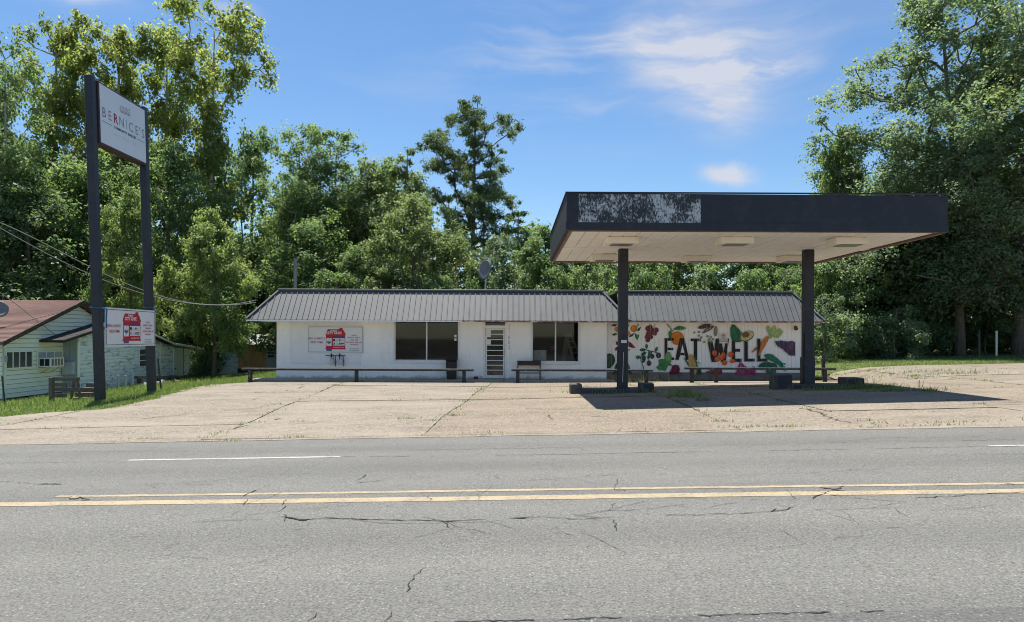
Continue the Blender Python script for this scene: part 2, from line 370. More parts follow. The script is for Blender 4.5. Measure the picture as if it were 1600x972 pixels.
M['white_line'] = paint_line('worn_white_paint', (0.4133, 0.4133, 0.3933))
def leaf_mat(name, c1, c2, tr=.35, rough=.5):
    m, t, b, P, o = new_mat(name)
    at = t.nodes.new('ShaderNodeAttribute'); at.attribute_name = 'tint'
    col = cmix(t, mrange(t, at.outputs['Fac'], .15, .85), c1, c2)
    t.links.new(col, b.inputs['Base Color']); b.inputs['Roughness'].default_value = rough; b.inputs['Specular IOR Level'].default_value = .35
    tl = t.nodes.new('ShaderNodeBsdfTranslucent')
    t.links.new(cmix(t, 1.0, col, (2.05,2.2,1.3), 'MULTIPLY'), tl.inputs[0])
    mx = t.nodes.new('ShaderNodeMixShader'); mx.inputs[0].default_value = tr
    t.links.new(b.outputs[0], mx.inputs[1]); t.links.new(tl.outputs[0], mx.inputs[2]); t.links.new(mx.outputs[0], o.inputs[0])
    return m
LM = {'syc': leaf_mat('yellow_green_leaf', (.112,.145,.044), (.275,.295,.105), .55),
      'gum': leaf_mat('bright_green_leaf', (.092,.140,.050), (.245,.290,.130), .55),
      'mid': leaf_mat('mid_green_leaf', (.080,.132,.058), (.192,.250,.122), .52),
      'olive': leaf_mat('olive_green_leaf', (.092,.132,.058), (.220,.255,.130), .52),
      'dark': leaf_mat('dark_green_leaf', (.068,.115,.055), (.165,.218,.108), .5),
      'oak': leaf_mat('grey_green_oak_leaf', (.085,.128,.076), (.210,.258,.172), .5),
      'pine': leaf_mat('pine_needle', (.062,.105,.048), (.160,.205,.090), .35),
      'grass': leaf_mat('grass_blade', (.078,.125,.036), (.175,.215,.080), .45),
      'dry': leaf_mat('dry_weed', (.16,.15,.06), (.32,.28,.14), .3)}

# ------------------------------------------------------------------ ground, road, lot
def lin(a, b, n): return [a+(b-a)*i/n for i in range(n+1)]
xs = [-900,-400,-200,-100] + lin(-60, 60, 120) + [100,200,400,900]
ys = [-700,-300,-100,-40] + lin(-14, 80, 94) + [120,250,500,1200]
tag(MB().sheet(xs, ys, lambda x, y: G(x, y) - .07).build('ground', M['ground'], fix=False), kind='structure')
SL = -.0300
def yl(y0, x): return y0 + SL*x
EDGE = 13.32
road = MB()
for (a, b) in ((-3.0, EDGE),):
    vs = []; xr = [-300,-60,0,60,300]
    for x in xr: vs += [(x, yl(a, x), G(x, 8)), (x, yl(b, x), G(x, 8))]
    road.add(vs, [(2*i, 2*i+2, 2*i+3, 2*i+1) for i in range(4)])
road = tag(road.build('road', M['asphalt'], fix=False), kind='structure')
def strip(name, mat, y0, wd, x0, x1, dz, sl=SL):
    m = MB(); q = [x0]
    while q[-1] < x1: q.append(min(x1, q[-1] + (.09 if abs(q[-1]) < 14 else 1.0)))
    n = len(q)-1; vs = []; rr_ = lambda: R.uniform(-.008, .008)
    for x in q: o_ = .010*math.sin(x*.7+y0*3); vs += [(x, y0+sl*x-wd/2+o_+rr_(), G(x, 8)+dz), (x, y0+sl*x+wd/2+o_+rr_(), G(x, 8)+dz)]
    m.add(vs, [(2*i, 2*i+2, 2*i+3, 2*i+1) for i in range(n)])
    return m.build(name, mat, road, fix=False)
strip('yellow_line', M['yellow'], 8.22, .21, -60, 60, .004, -.038)
strip('yellow_line', M['yellow'], 8.62, .105, -5.9, 60, .004, -.038)
strip('white_dash', M['white_line'], 11.28, .10, -6.45, -2.85, .004, -.036)
strip('white_dash', M['white_line'], 11.28, .10, 7.7, 11.4, .004, -.036)
strip('white_dash', M['white_line'], 11.28, .10, -20.6, -17.0, .004, -.036)
# older asphalt beyond the ragged seam nearest the camera
sm = MB(); vs = []; n = 500
for i in range(n+1):
    x = -10 + 20*i/n
    vs += [(x, 1.0, G(x, 8)+.004), (x, 4.67 + .006*x + .010*math.sin(x*2.1) + .008*math.sin(x*7.3+1) + R.uniform(-.008, .008), G(x, 8)+.004)]
sm.add(vs, [(2*i, 2*i+2, 2*i+3, 2*i+1) for i in range(n)]); sm.build('shoulder_patch', M['asphalt_old'], road, fix=False)
# cracks
def ragged(pts, step, amp):
    outp = []
    for (a, b) in zip(pts[:-1], pts[1:]):
        a, b = Vector(a), Vector(b); n = max(1, int((b-a).length/step)); d = (b-a).normalized(); pr = Vector((-d.y, d.x, 0))
        for i in range(n):
            outp.append(a.lerp(b, i/n) + pr*R.uniform(-amp, amp)*(0 if i == 0 else 1))
    outp.append(Vector(pts[-1])); return outp
def crack(mb, pxs, wd, step=.12, amp=.035, dz=.003, world=False, gaps=0.0):
    P = [Vector((p[0], p[1], 0)) if world else GP(*p) for p in pxs]
    P = [Vector((p.x, p.y, 0)) for p in P]; pts = ragged(P, step, amp); vs = []; fs = []
    for i, p in enumerate(pts):
        d = (pts[min(i+1, len(pts)-1)] - pts[max(0, i-1)]).normalized(); pr = Vector((-d.y, d.x, 0))
        ww = wd*R.uniform(.35, 1.2)*.5
        if i in (0, len(pts)-1): ww *= .3
        for s in (-1, 1):
            q = p + pr*s*ww; vs.append((q.x, q.y, G(q.x, q.y)+dz))
    skip = False
    for i in range(len(pts)-1):
        if R.random() < .18: skip = R.random() < gaps
        if not skip: fs.append((2*i, 2*i+1, 2*i+3, 2*i+2))
    mb.add(vs, fs)
rc = MB()
for pts, wd in [([(435,808),(470,812),(520,810),(620,813),(700,815),(760,812)], .030), ([(443,808),(480,814)], .06), ([(300,816),(420,812)], .012),
    ([(445,790),(440,800),(455,830),(478,826)], .014), ([(660,808),(690,814),(702,826)], .016), ([(795,810),(850,808),(900,812),(960,808)], .02), ([(795,811),(828,809)], .045),
    ([(900,805),(960,813),(963,830)], .016), ([(1040,806),(1150,803),(1220,798),(1245,792)], .018), ([(1205,800),(1212,796)], .06), ([(1060,792),(1120,788),(1190,780)], .012),
    ([(1270,780),(1290,770),(1320,760)], .03), ([(1280,762),(1320,768)], .05), ([(665,886),(640,910),(634,926)], .014), ([(612,956),(600,972)], .018), ([(330,958),(322,970)], .012), ([(495,958),(480,972)], .01),
    ([(380,776),(396,768),(410,764)], .03), ([(380,790),(386,780)], .02), ([(440,790),(446,780)], .02), ([(669,775),(672,783)], .015), ([(745,775),(752,783)], .015),
    ([(60,757),(97,757)], .06), ([(0,752),(60,757),(140,758),(240,758),(300,756)], .012), ([(555,752),(572,742)], .02), ([(556,754),(600,752)], .022), ([(500,754),(430,756),(300,758)], .01),
    ([(785,748),(830,748),(1000,742)], .010), ([(786,748),(800,748)], .045), ([(0,724),(200,722)], .012), ([(530,714),(700,713),(900,710),(1100,706),(1300,703),(1530,698)], .022), ([(1530,698),(1600,697)], .02),
    ([(60,706),(300,706),(520,707)], .009), ([(640,704),(760,702),(900,700)], .014), ([(1290,692),(1420,690),(1500,689)], .014), ([(1500,689),(1600,687)], .022), ([(1050,697),(1290,693)], .008),
    ([(1430,779),(1600,769)], .02), ([(1570,756),(1600,759)], .06), ([(1380,826),(1410,824)], .014), ([(1300,840),(1350,838)], .008), ([(915,855),(925,853)], .03), ([(540,880),(552,881)], .012), ([(735,834),(748,832)], .012), ([(960,766),(990,767)], .05), ([(965,764),(1000,772)], .02),
    ([(110,776),(140,781),(100,786)], .03), ([(205,700),(270,699)], .01), ([(1455,830),(1475,832)], .01), ([(1050,880),(1075,881)], .01), ([(880,832),(900,838)], .012), ([(200,840),(230,838)], .01), ([(1090,835),(1120,838)], .01)]:
    crack(rc, pts, wd*.78, .07, .026, .0065, gaps=.35)
crack(rc, [(-10, 4.67), (-4, 4.665), (-1, 4.66), (0, 4.665), (4, 4.70), (10, 4.72)], .018, .04, .014, .0075, world=True, gaps=.3)
def hairs(px, py, n, ang, wd, depth=0):
    p = GP(px, py) if depth == 0 else Vector((px, py, 0)); pts = [(p.x, p.y)]; a = ang
    for _ in range(n):
        a += R.gauss(0, .25); a = a*.7 + ang*.3; l = R.uniform(.08, .26); pts.append((pts[-1][0]+math.cos(a)*l, pts[-1][1]+math.sin(a)*l))
        if depth < 1 and R.random() < .16: hairs(pts[-1][0], pts[-1][1], R.randint(2, 3), a + R.choice((-1, 1))*R.uniform(.5, 1.4), wd*.8, depth+1)
    pts = [q for q in pts if q[1] < yl(EDGE, q[0]) - .1]
    if len(pts) > 1: crack(rc, pts, wd*.62, .05, .010, .0066, world=True, gaps=.4)
for q in ((470,812,14,.03,.014),(800,811,12,.02,.014),(900,806,8,.3,.011),(1040,806,14,.08,.011),(1200,799,8,0,.012),(380,790,6,1.3,.010),(300,815,10,.1,.009),(690,815,6,-.6,.011),(820,752,16,.03,.010),(1080,745,16,.02,.010),(560,752,10,.05,.012),(200,758,14,.0,.010),(1290,690,16,.02,.010),(620,704,18,.02,.009),(70,706,18,.02,.008),(960,766,5,1.2,.012),(1275,768,6,-.8,.014),(740,776,4,1.2,.010),(1430,800,8,.2,.009),(110,800,8,.1,.009),(1180,860,5,.4,.008),(280,870,6,-.3,.008),(905,832,6,-1.2,.010),(1450,712,14,.02,.010)): hairs(*q)
rc.build('crack', M['tar_crack'], road, fix=False, kind='stuff')
# lane reflector
rm = GP(117, 779)
MB().box((rm.x-.05, rm.y-.05, rm.z+.003), (rm.x+.05, rm.y+.05, rm.z+.022)).build('road_stud', M['yellow'], road, bevel=.008)
# kerb strip between asphalt and lot
ks = MB(); n = 240; vs = []
for i in range(n+1):
    x = -60 + 120*i/n
    e = yl(EDGE, x) + R.uniform(-.03, .03)
    vs += [(x, e-.02, G(x, e)+.006), (x, yl(EDGE+.22, x) + R.uniform(-.05, .05), G(x, EDGE+.22)+.006)]
ks.add(vs, [(2*i, 2*i+2, 2*i+3, 2*i+1) for i in range(n)])
tag(ks.build('kerb_strip', M['slab_a'], fix=False), kind='structure')
# parking lot: slabs with open joints
lot_left = [GP(*p) for p in ((-200,664),(0,652),(80,645),(165,640),(240,624),(300,607),(345,598),(390,592))]
ly = [p.y for p in lot_left]; lx = [p.x for p in lot_left]
def lot_x(y): return float(np.interp(y, ly, lx))
back = [(14.2, 31.0), (15.2, 33.2), (20, 34.5), (24.5, 34.2), (30, 35.2), (45, 36)]
def lot_back(x): return 29.72 if x < 14.2 else float(np.interp(x, [b[0] for b in back], [b[1] for b in back]))
lot = tag(MB().sheet(lin(-14, 44, 116), lin(14.2, 29.6, 34), lambda x, y: G(x, y)-.05).build('parking_lot', M['ground'], fix=False), kind='structure')
seams = [-40, -21, -12.6, -6.6, -1.45, 4.65, 7.5, 11.6, 16.5, 21.5, 27, 33, 40]
rows0 = [0, 16.5, 20.9, 24.0, 27.1, 99]
joints = []
def sx(i, y): # seam position with a slow wobble
    s = seams[i]; return s + .05*math.sin(y*.9+i*2) + (.06*(y-20) if s == -1.45 else (-.1*(y-20)*.6 if s == -6.6 else .02*(y-20)))
def ry(i, j, x): return rows0[j] + .35*math.sin(i*1.7+j) + .04*math.sin(x*.8+j*3)
smats = ['slab_a','slab_b','slab_c']
for i in range(len(seams)-1):
    for j in range(len(rows0)-1):
        xc = .5*(seams[i]+seams[i+1])
        nx = max(4, int((seams[i+1]-seams[i])/.45)); ny = 12
        vs = []; ok = False
        for b in range(ny+1):
            for a in range(nx+1):
                u, v = a/nx, b/ny
                x = seams[i] + (seams[i+1]-seams[i])*u
                y0 = yl(EDGE+.22, x) if j == 0 else ry(i, j, x)
                y1 = lot_back(x) if j == len(rows0)-2 else ry(i, j+1, x)
                y = y0 + (y1-y0)*v
                x = sx(i, y) + (sx(i+1, y)-sx(i, y))*u
                xl_ = lot_x(y) + .14*math.sin(y*3.1) + .09*math.sin(y*8.3) + R.uniform(-.08, .08)
                if x > xl_: ok = True
                x = max(x, xl_)
                g = abs(R.gauss(.011, .009)) if i in (1, 2, 3, 4, 5) else abs(R.gauss(.010, .01)); gr = max(.003, R.gauss(.006, .010) + .010*math.sin(x*1.3+j*2+i))
                if a == 0: x += g
                if a == nx: x -= g
                if b == 0: y += gr
                if b == ny: y -= gr
                vs.append((x, y, G(x, y)+.004+.006*math.sin(i*5+j*3)))
        if not ok: continue
        mi = 'slab_a' if xc < -1.4 else ('slab_b' if xc < 4.6 else R.choice(['slab_c','slab_b','slab_c']))
        m = MB().add(vs, [(b*(nx+1)+a, b*(nx+1)+a+1, (b+1)*(nx+1)+a+1, (b+1)*(nx+1)+a) for b in range(ny) for a in range(nx)])
        m.build('concrete_slab', M[mi], lot, fix=False)
        if i > 0: joints += [(sx(i, y), y) for y in lin(max(14, rows0[j]), min(29.4 if xc < 14 else 34, rows0[j+1]), 14)]
        if 0 < j: joints += [(x, ry(i, j, x)) for x in lin(seams[i], seams[i+1], 10)]
lc = MB()
for pts, wd in [([(340,690),(375,668),(400,660),(440,654)], .09), ([(40,680),(80,673)], .10), ([(330,605),(400,604)], .05), ([(395,625),(460,612),(475,603)], .06), ([(445,610),(462,613)], .05), ([(220,655),(270,650),(330,645)], .05),
    ([(340,643),(400,638),(440,630)], .05), ([(720,638),(800,638),(890,640)], .05), ([(850,645),(862,655),(866,665)], .05), ([(550,604),(600,600)], .04), ([(1250,638),(1280,645),(1300,655),(1330,662)], .07), ([(1450,600),(1540,602)], .08), ([(1490,618),(1600,622)], .06), ([(1370,640),(1600,628)], .03), ([(1400,590),(1500,594)], .08), ([(1550,606),(1600,608)], .06), ([(1060,650),(1150,655)], .03), ([(60,650),(140,655)], .04), ([(560,640),(650,648)], .03), ([(230,630),(350,618)], .03), ([(160,660),(330,658)], .03), ([(905,650),(1000,656)], .04)]:
    crack(lc, pts, wd*.7, .12, .07, .013, gaps=.5)
lc.build('crack', M['crack'], lot, fix=False, kind='stuff')
# walkway in front of the store
wk = MB(); cuts = [-11.5, -8.5, -4.3, -.35, 4.55]
walk = tag(MB().box((-11.5, 29.76, -.3), (4.55, 31.0, -.03)).build('walkway', M['crack']), kind='structure')
for a, b in zip(cuts[:-1], cuts[1:]):
    MB().box((a+.01, 29.74, -.3), (b-.01, 30.995, .0+R.uniform(-.004, .004))).build('walkway_slab', M['walk'], walk, bevel=.01)
# lawns
def blades(name, pts, h, wd, mat, kind='stuff', parent=None, lean=.5):
    n = len(pts); pts = np.asarray(pts, float); a = NR.uniform(0, 6.283, n); hh = h*NR.uniform(.45, 1.3, n); ww = wd*NR.uniform(.6, 1.3, n)
    d = np.stack([np.cos(a), np.sin(a), np.zeros(n)], 1); l = NR.normal(0, lean, (n, 2))*hh[:, None]
    v = np.empty((n, 3, 3)); v[:, 0] = pts - d*ww[:, None]/2; v[:, 1] = pts + d*ww[:, None]/2; v[:, 2] = pts; v[:, 2, 2] += hh; v[:, 2, :2] += l
    v[:, :2, 2] -= .01
    return soup(name, v.reshape(-1, 3), 3, np.repeat(NR.uniform(0, 1, n), 3), mat, parent, kind)
def soup(name, v, k, tint, mat, parent=None, kind=None):
    me = soup_mesh(name, v, k, tint, mat)
    o = link(name, me, parent)
    if kind: o['kind'] = kind
    return o
def soup_mesh(name, v, k, tint, mat):
    n = len(v); me = bpy.data.meshes.new(name); me.vertices.add(n); me.vertices.foreach_set('co', np.asarray(v, np.float32).ravel())
    me.loops.add(n); me.loops.foreach_set('vertex_index', np.arange(n, dtype=np.int32)); me.polygons.add(n//k)
    me.polygons.foreach_set('loop_start', np.arange(0, n, k, dtype=np.int32))
    at = me.attributes.new('tint', 'FLOAT', 'POINT'); at.data.foreach_set('value', np.asarray(tint, np.float32))
    me.materials.append(mat); me.update(calc_edges=True); return me
def lawn_left_edge(y): return lot_x(y)
lm = MB(); ysl = lin(15.5, 52, 146)
vs = []; nx = 40
for y in ysl:
    x1 = lot_x(y) + .15 if y < 29.5 else min(-11.0, lot_x(29.0)+ (y-29.0)*1.2)
    for a in range(nx+1):
        x = -60 + (x1+60)*(1-(1-a/nx)**2); vs.append((x, y, G(x, y)-.012))
lm.add(vs, [(b*(nx+1)+a, b*(nx+1)+a+1, (b+1)*(nx+1)+a+1, (b+1)*(nx+1)+a) for b in range(len(ysl)-1) for a in range(nx)])
tag(lm.build('side_lawn', M['lawn'], fix=False), kind='structure')
lm = MB(); vs = []; xsr = lin(13.6, 60, 80); nyy = 24
for b in range(nyy+1):
    for x in xsr:
        y0 = lot_back(max(x, 14.3)) - .1; y = y0 + (56-y0)*b/nyy; vs.append((x, y, G(x, y)-.012))
nx = len(xsr)-1
lm.add(vs, [(b*(nx+1)+a, b*(nx+1)+a+1, (b+1)*(nx+1)+a+1, (b+1)*(nx+1)+a) for b in range(nyy) for a in range(nx)])
tag(lm.build('back_lawn', M['lawn'], fix=False), kind='structure')
gp = []
for _ in range(42000):
    y = 16 + 30*R.random()**1.6; x = (lot_x(y) if y < 29.5 else -11.2+.0*y) - .02 + abs(R.gauss(0, 1))*-3.2 + .12*math.sin(y*5)
    if x > -34: gp.append((x, y, G(x, y)))
for _ in range(34000):
    x = R.uniform(13.8, 42); y0 = lot_back(max(x, 14.3)); y = y0 + .15*math.sin(x*4) + 13*R.random()**1.3
    gp.append((x, y, G(x, y)))
blades('grass', gp, .085, .022, LM['grass'])
tw = []
for _ in range(9000):                                  # taller ragged grass round posts and house walls
    y = R.uniform(22, 44); x = R.uniform(-21, -15.5)
    if R.random() < .55: x = -20.4 + abs(R.gauss(0, .5)); 
    if x < lot_x(min(y, 29.5)) - .3: tw.append((x, y, G(x, y)))
blades('tall_grass', tw, .20, .03, LM['grass'])
wp = []
for (x, y) in joints:
    k = 0
    q = R.random()
    if x > 14 and y > 27: q *= .45
    if q < .07: k = R.randint(10, 45)
    elif q < .30: k = R.randint(3, 12)
    for _ in range(k):
        a = x + R.gauss(0, .14); b = y + R.gauss(0, .05)
        if a > lot_x(b): wp.append((a, b, G(a, b)))
def weed_patch(px, py, n, rx, ry):
    p = GP(px, py)
    for _ in range(int(n*.6)):
        a, b = p.x + R.gauss(0, rx), p.y + R.gauss(0, ry)
        if a > -12.5 or a > lot_x(b): wp.append((a, b, G(a, b)))
for q in [(1070,618,260,.35,.25),(1330,608,700,1.0,.2),(1380,610,260,.6,.2),(1430,611,120,.7,.12),(900,612,120,.5,.1),(945,614,160,.4,.1),(1455,613,120,.3,.15),(1400,583,400,1.6,.35),(1470,584,420,1.6,.4),(1350,580,300,1.2,.3),(1440,579,300,1.6,.4),(1540,585,200,1.5,.4),(1270,590,120,.6,.2),(565,597,140,.5,.06),(640,597,140,.9,.05),(500,596,120,.9,.05),(720,597,120,.4,.06),(815,597,160,.25,.08),(950,597,100,.8,.06),(1000,596,120,.7,.1),(1020,592,100,.7,.1),(225,686,50,.3,.05),(460,684,50,.3,.05),(1170,668,60,.3,.04),(1235,667,60,.2,.04),(770,677,30,.2,.04),(690,680,60,.6,.03),(360,689,40,.3,.03),(1000,673,60,.8,.03),(1450,665,80,.8,.03),(1480,660,60,.6,.04)]:
    weed_patch(*q)
tallw = []
for (px, py, n, rx, ry) in ((1072,620,200,.26,.20),(1066,614,140,.20,.25),(1325,606,400,.8,.12),(1350,607,420,.5,.10),(1305,609,200,.6,.08),(1390,612,120,.4,.06),(905,614,60,.4,.05),(950,616,90,.3,.05),(1010,614,60,.2,.05),(1100,626,60,.12,.12),(1420,583,160,1.3,.25),(1480,585,160,1.3,.25),(1340,582,140,1.0,.2),(1452,611,80,.2,.08)):
    p = GP(px, py)
    for _ in range(n):
        a, b = p.x + R.gauss(0, rx), p.y + R.gauss(0, ry); tallw.append((a, b, G(a, b)))
blades('tall_weeds', tallw, .15, .028, LM['grass'])
blades('weeds', wp, .065, .022, LM['grass'])
dw = []
for (px, py, n, r) in ((1345,606,60,.25),(1362,607,30,.25),(1438,608,10,.06),(990,598,50,.35),(975,597,30,.3),(720,594,30,.25),(745,594,16,.2),(1010,596,30,.4),(640,596,40,.9),(560,596,40,.6),(815,596,30,.2),(905,613,30,.5)):
    p = GP(px, py)
    for _ in range(n): a, b = p.x+R.gauss(0, r), p.y+R.gauss(0, .12); dw.append((a, b, G(a, b)))
blades('dry_weeds', dw, .38, .014, LM['dry'], lean=.35)

# ------------------------------------------------------------------ the store
YB = 31.0; YW = 31.6
wx = lambda px, Y=YB: W(px, 540, Y).x
wz = lambda py, px=700, Y=YB: W(px, py, Y).z
store = thing('store_building', 'long white painted masonry store with grey ribbed mansard roof and vegetable mural', 'store', (0, YB, 0))
X0, X1 = wx(432), wx(948)
ZT = 2.72
o1 = (wx(616), wx(717), wz(564, 666), ZT); o2 = (wx(831), wx(905), wz(566, 868), ZT); od = (wx(755), wx(792), -1, ZT)
cols = [(X0, o1[0], -.25), (o1[0], o1[1], None), (o1[1], od[0], -.25), (od[1], o2[0], -.25), (o2[0], o2[1], None), (o2[1], X1, -.25)]
front = MB(); blocks = MB()
def wall_piece(x0, x1, z0, z1):
    front.box((x0, YB+.006, z0), (x1, YB+.2, z1))
    k = 0; z = -.25
    while z < z1:
        za, zb = max(z, z0)+.004, min(z+.203, z1)-.004
        off = .203 if k % 2 else 0; x = -12 + off
        while x < x1:
            xa, xb = max(x, x0)+.004, min(x+.406, x1)-.004
            if xb - xa > .03 and zb - za > .02:
                d = R.uniform(0, .0025)
                blocks.add([(xa, YB-d, za), (xb, YB-d, za), (xb, YB-d, zb), (xa, YB-d, zb), (xa-.003, YB+.008, za-.003), (xb+.003, YB+.008, za-.003), (xb+.003, YB+.008, zb+.003), (xa-.003, YB+.008, zb+.003)],
                           [(0,1,2,3), (4,5,1,0), (5,6,2,1), (6,7,3,2), (7,4,0,3)])
            x += .406
        z += .203; k += 1
for (a, b, z) in cols:
    if z is not None: wall_piece(a, b, z, ZT)
wall_piece(o1[0], o1[1], -.25, o1[2]); wall_piece(o2[0], o2[1], -.25, o2[2])
fw = front.build('wall', M['white_wall'], store)
blocks.build('concrete_block', M['white_wall'], fw, kind='stuff', fix=False)
YK = 40.5
sw = MB(); sw.box((X0, YB+.2, -1.0), (X0+.2, YK, ZT)); sw.box((X1-.2, YB+.2, -.3), (X1, YK, ZT)); sw.box((X0, YK, -1), (13.3, YK+.2, ZT))
sw.build('side_wall', M['white_wall'], store)
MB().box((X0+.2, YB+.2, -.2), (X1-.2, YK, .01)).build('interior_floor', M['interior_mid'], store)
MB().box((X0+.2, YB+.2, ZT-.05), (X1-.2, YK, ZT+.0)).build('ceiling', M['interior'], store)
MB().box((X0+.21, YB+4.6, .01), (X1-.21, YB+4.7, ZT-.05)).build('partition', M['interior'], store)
# windows
def shop_window(o, gl):
    x0, x1, z0, z1 = o; z1 = 2.63
    f = MB(); t = .05
    f.box((x0, YB+.02, z0), (x0+t, YB+.12, z1)); f.box((x1-t, YB+.02, z0), (x1, YB+.12, z1)); f.box((x0+t, YB+.02, z0), (x1-t, YB+.12, z0+t)); f.box((x0+t, YB+.02, z1-t), (x1-t, YB+.12, z1))
    f = f.build('window', M['alu'], store, bevel=.006)
    xm = .5*(x0+x1)
    MB().box((xm-.03, YB+.01, z0+t), (xm+.03, YB+.125, z1-t)).build('mullion', M['alu'], f, bevel=.006)
    for a, b in ((x0+t, xm-.03), (xm+.03, x1-t)):
        flat('pane', [(a, YB+.07, z0+t), (b, YB+.07, z0+t), (b, YB+.07, z1-t), (a, YB+.07, z1-t)], gl, f)
    MB().box((x0-.05, YB-.07, z0-.10), (x1+.05, YB+.02, z0-.004)).build('sill', M['white_trim'], f, bevel=.01)
    tr = MB(); tr.box((x0-.07, YB-.03, z0), (x0-.004, YB+.02, 2.6)); tr.box((x1+.004, YB-.03, z0), (x1+.07, YB+.02, 2.6)); tr.build('casing', M['white_trim'], f)
    return f
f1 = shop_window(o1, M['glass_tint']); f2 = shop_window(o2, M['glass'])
# small notices inside the dark window's corner
p = W(714, 527, YB+.066)
for q, dz in ((0, 0), (1, -.16)): MB().box((p.x-.12, p.y, p.z+dz), (p.x-.02, p.y+.002, p.z+dz+.11)).build('notice', M['paper'], f1)
# door with security bars
dx0, dx1 = od[0], od[1]
zd1 = wz(512, 773); zd0 = .02
dr = MB(); t = .07
for a in ((dx0, YB+.02, -.1), ):
    dr.box((dx0, YB+.03, -.02), (dx0+.09, YB+.15, ZT)); dr.box((dx1-.09, YB+.03, -.02), (dx1, YB+.15, ZT)); dr.box((dx0+.09, YB+.03, zd1-.03), (dx1-.09, YB+.15, zd1+.10)); dr.box((dx0+.09, YB+.03, 2.62), (dx1-.09, YB+.15, ZT))
dr = dr.build('door_frame', M['white_trim'], store)
MB().box((dx0+.09, YB+.08, zd1+.10), (dx1-.09, YB+.088, 2.62)).build('transom_pane', M['glass_tint'], dr)
MB().box((dx0-.05, YB-.03, -.02), (dx1+.1, YB+.15, .015)).build('threshold', M['footing'], dr)
door = MB(); a, b = dx0+.10, dx1-.10
door.box((a, YB+.05, zd0), (a+t, YB+.10, zd1-.035)); door.box((b-t, YB+.05, zd0), (b, YB+.10, zd1-.035)); door.box((a+t, YB+.05, zd0), (b-t, YB+.10, zd0+.14)); door.box((a+t, YB+.05, zd1-.11), (b-t, YB+.10, zd1-.035))
door = door.build('door', M['alu'], store, bevel=.006)
MB().box((a+t, YB+.075, zd0+.14), (b-t, YB+.083, zd1-.11)).build('pane', M['glass'], door)
for py in (522.3, 530.8, 539.4, 547.6, 555.8, 563.3, 570.8, 578.5):
    z = wz(py, 773); MB().box((a+t-.03, YB+.035, z-.016), (b-t+.03, YB+.06, z+.016)).build('security_bar', M['alu'], door)
MB().box((b-.05, YB+.02, 1.02), (b-.02, YB+.05, 1.30)).build('handle', M['metal'], door, bevel=.005)
for py, s in ((518.5, .20), (524.5, .13), (535, .20)):
    q = W(763.5, py, YB+.07); MB().box((q.x-.10, YB+.062, q.z-s/2), (q.x+.10, YB+.066, q.z+s/2)).build('notice', M['paper'], door)
for i, c in enumerate("21605"):
    q = W(795.5, 510.3+i*8.1, YB-.012)
    text_mb(c, .26, (q.x, YB-.008, q.z-.09), (.75,0,0), (0,0,1), bold=-.004).build('house_number', M['grey_txt'], store, fix=False)
# infill panel beneath the wall banner
xi0, xi1, zi0, zi1 = wx(455), wx(563), wz(566, 510), wz(498, 510)
ip = MB(); ip.box((xi0, YB-.018, zi0), (xi1, YB-.003, 2.6)); ip = ip.build('infill_panel', M['white_trim'], store)
e = MB(); e.box((xi0-.03, YB-.05, zi0-.075), (xi1+.03, YB-.003, zi0-.002)); e.box((xi0-.045, YB-.03, zi0), (xi0-.002, YB-.003, 2.6)); e.build('infill_trim', M['white_trim'], ip, bevel=.006)
# mural wing
XA, XB = wx(948, YW)+.02, wx(1250, YW)
zf = wz(582, 1100, YW)
ft = MB().box((X1, YW-.03, -.3), (XB+.02, YW+.15, zf)).build('footing', M['footing'], store)
mw = MB().box((X1, YW, zf), (XB, YW+.2, ZT+.1)); mw.box((XB-.2, YW+.2, -.3), (XB, YK, ZT+.1)); mw = mw.build('mural_wall', M['white_board'], store)
nb = 45; bw = (XB-XA)/nb
bm0 = MB().box((.0055, -.02, zf+.005), (bw-.0055, -.001, 2.66))
proto = None
for i in range(nb):
    if proto is None:
        proto = bm0.build('siding_board', M['white_board'], None); me_b = proto.data; o = proto
    else:
        o = bpy.data.objects.new('siding_board', me_b); COL.objects.link(o)
    o.parent = mw; o.location = Vector((XA+i*bw, YW + R.uniform(0, .0025), 0)) - wloc(mw)
MB().box((X1+.003, YW-.05, zf), (XA-.01, YW-.001, 2.66)).build('corner_trim', M['white_trim'], mw)
MB().box((XB-.001, YW-.04, zf), (XB+.06, YW+.12, 2.66)).build('corner_trim', M['white_trim'], mw)
# mural paint
YM = YW - .0235
def zp(view, zx, zy): return ((940 if view == 'A' else 1090) + zx/8.836, 490 + zy/8.836)
lay = [0]
def paint(name, view, poly, col):
    lay[0] += 1
    pts = []
    for (a, b) in poly:
        q = W(*zp(view, a, b), YM); pts.append((q.x, YM - .0004*lay[0], q.z))
    bm = bmesh.new(); vs = [bm.verts.new(p) for p in pts]; bm.faces.new(vs).normal_update(); bmesh.ops.triangulate(bm, faces=bm.faces)
    xl, xh = min(p[0] for p in pts), max(p[0] for p in pts)
    for i in range(1, nb):
        xj = XA+i*bw
        if xl < xj < xh:
            for e in (-.007, .007): bmesh.ops.bisect_plane(bm, geom=bm.verts[:]+bm.edges[:]+bm.faces[:], plane_co=(xj+e, 0, 0), plane_no=(1, 0, 0))
            bmesh.ops.delete(bm, geom=[f for f in bm.faces if abs(f.calc_center_median().x-xj) < .0069], context='FACES')
    me = bpy.data.meshes.new(name); bm.to_mesh(me); bm.free(); off = wloc(mw)
    for v in me.vertices: v.co -= off
    me.materials.append(col); return link(name, me, mw)
def ell(cx, cy, rx, ry, rot=0, n=22):
    c, s = math.cos(math.radians(rot)), math.sin(math.radians(rot))
    return [(cx + rx*math.cos(t)*c - ry*math.sin(t)*s, cy + rx*math.cos(t)*s + ry*math.sin(t)*c) for t in [2*math.pi*i/n for i in range(n)]]
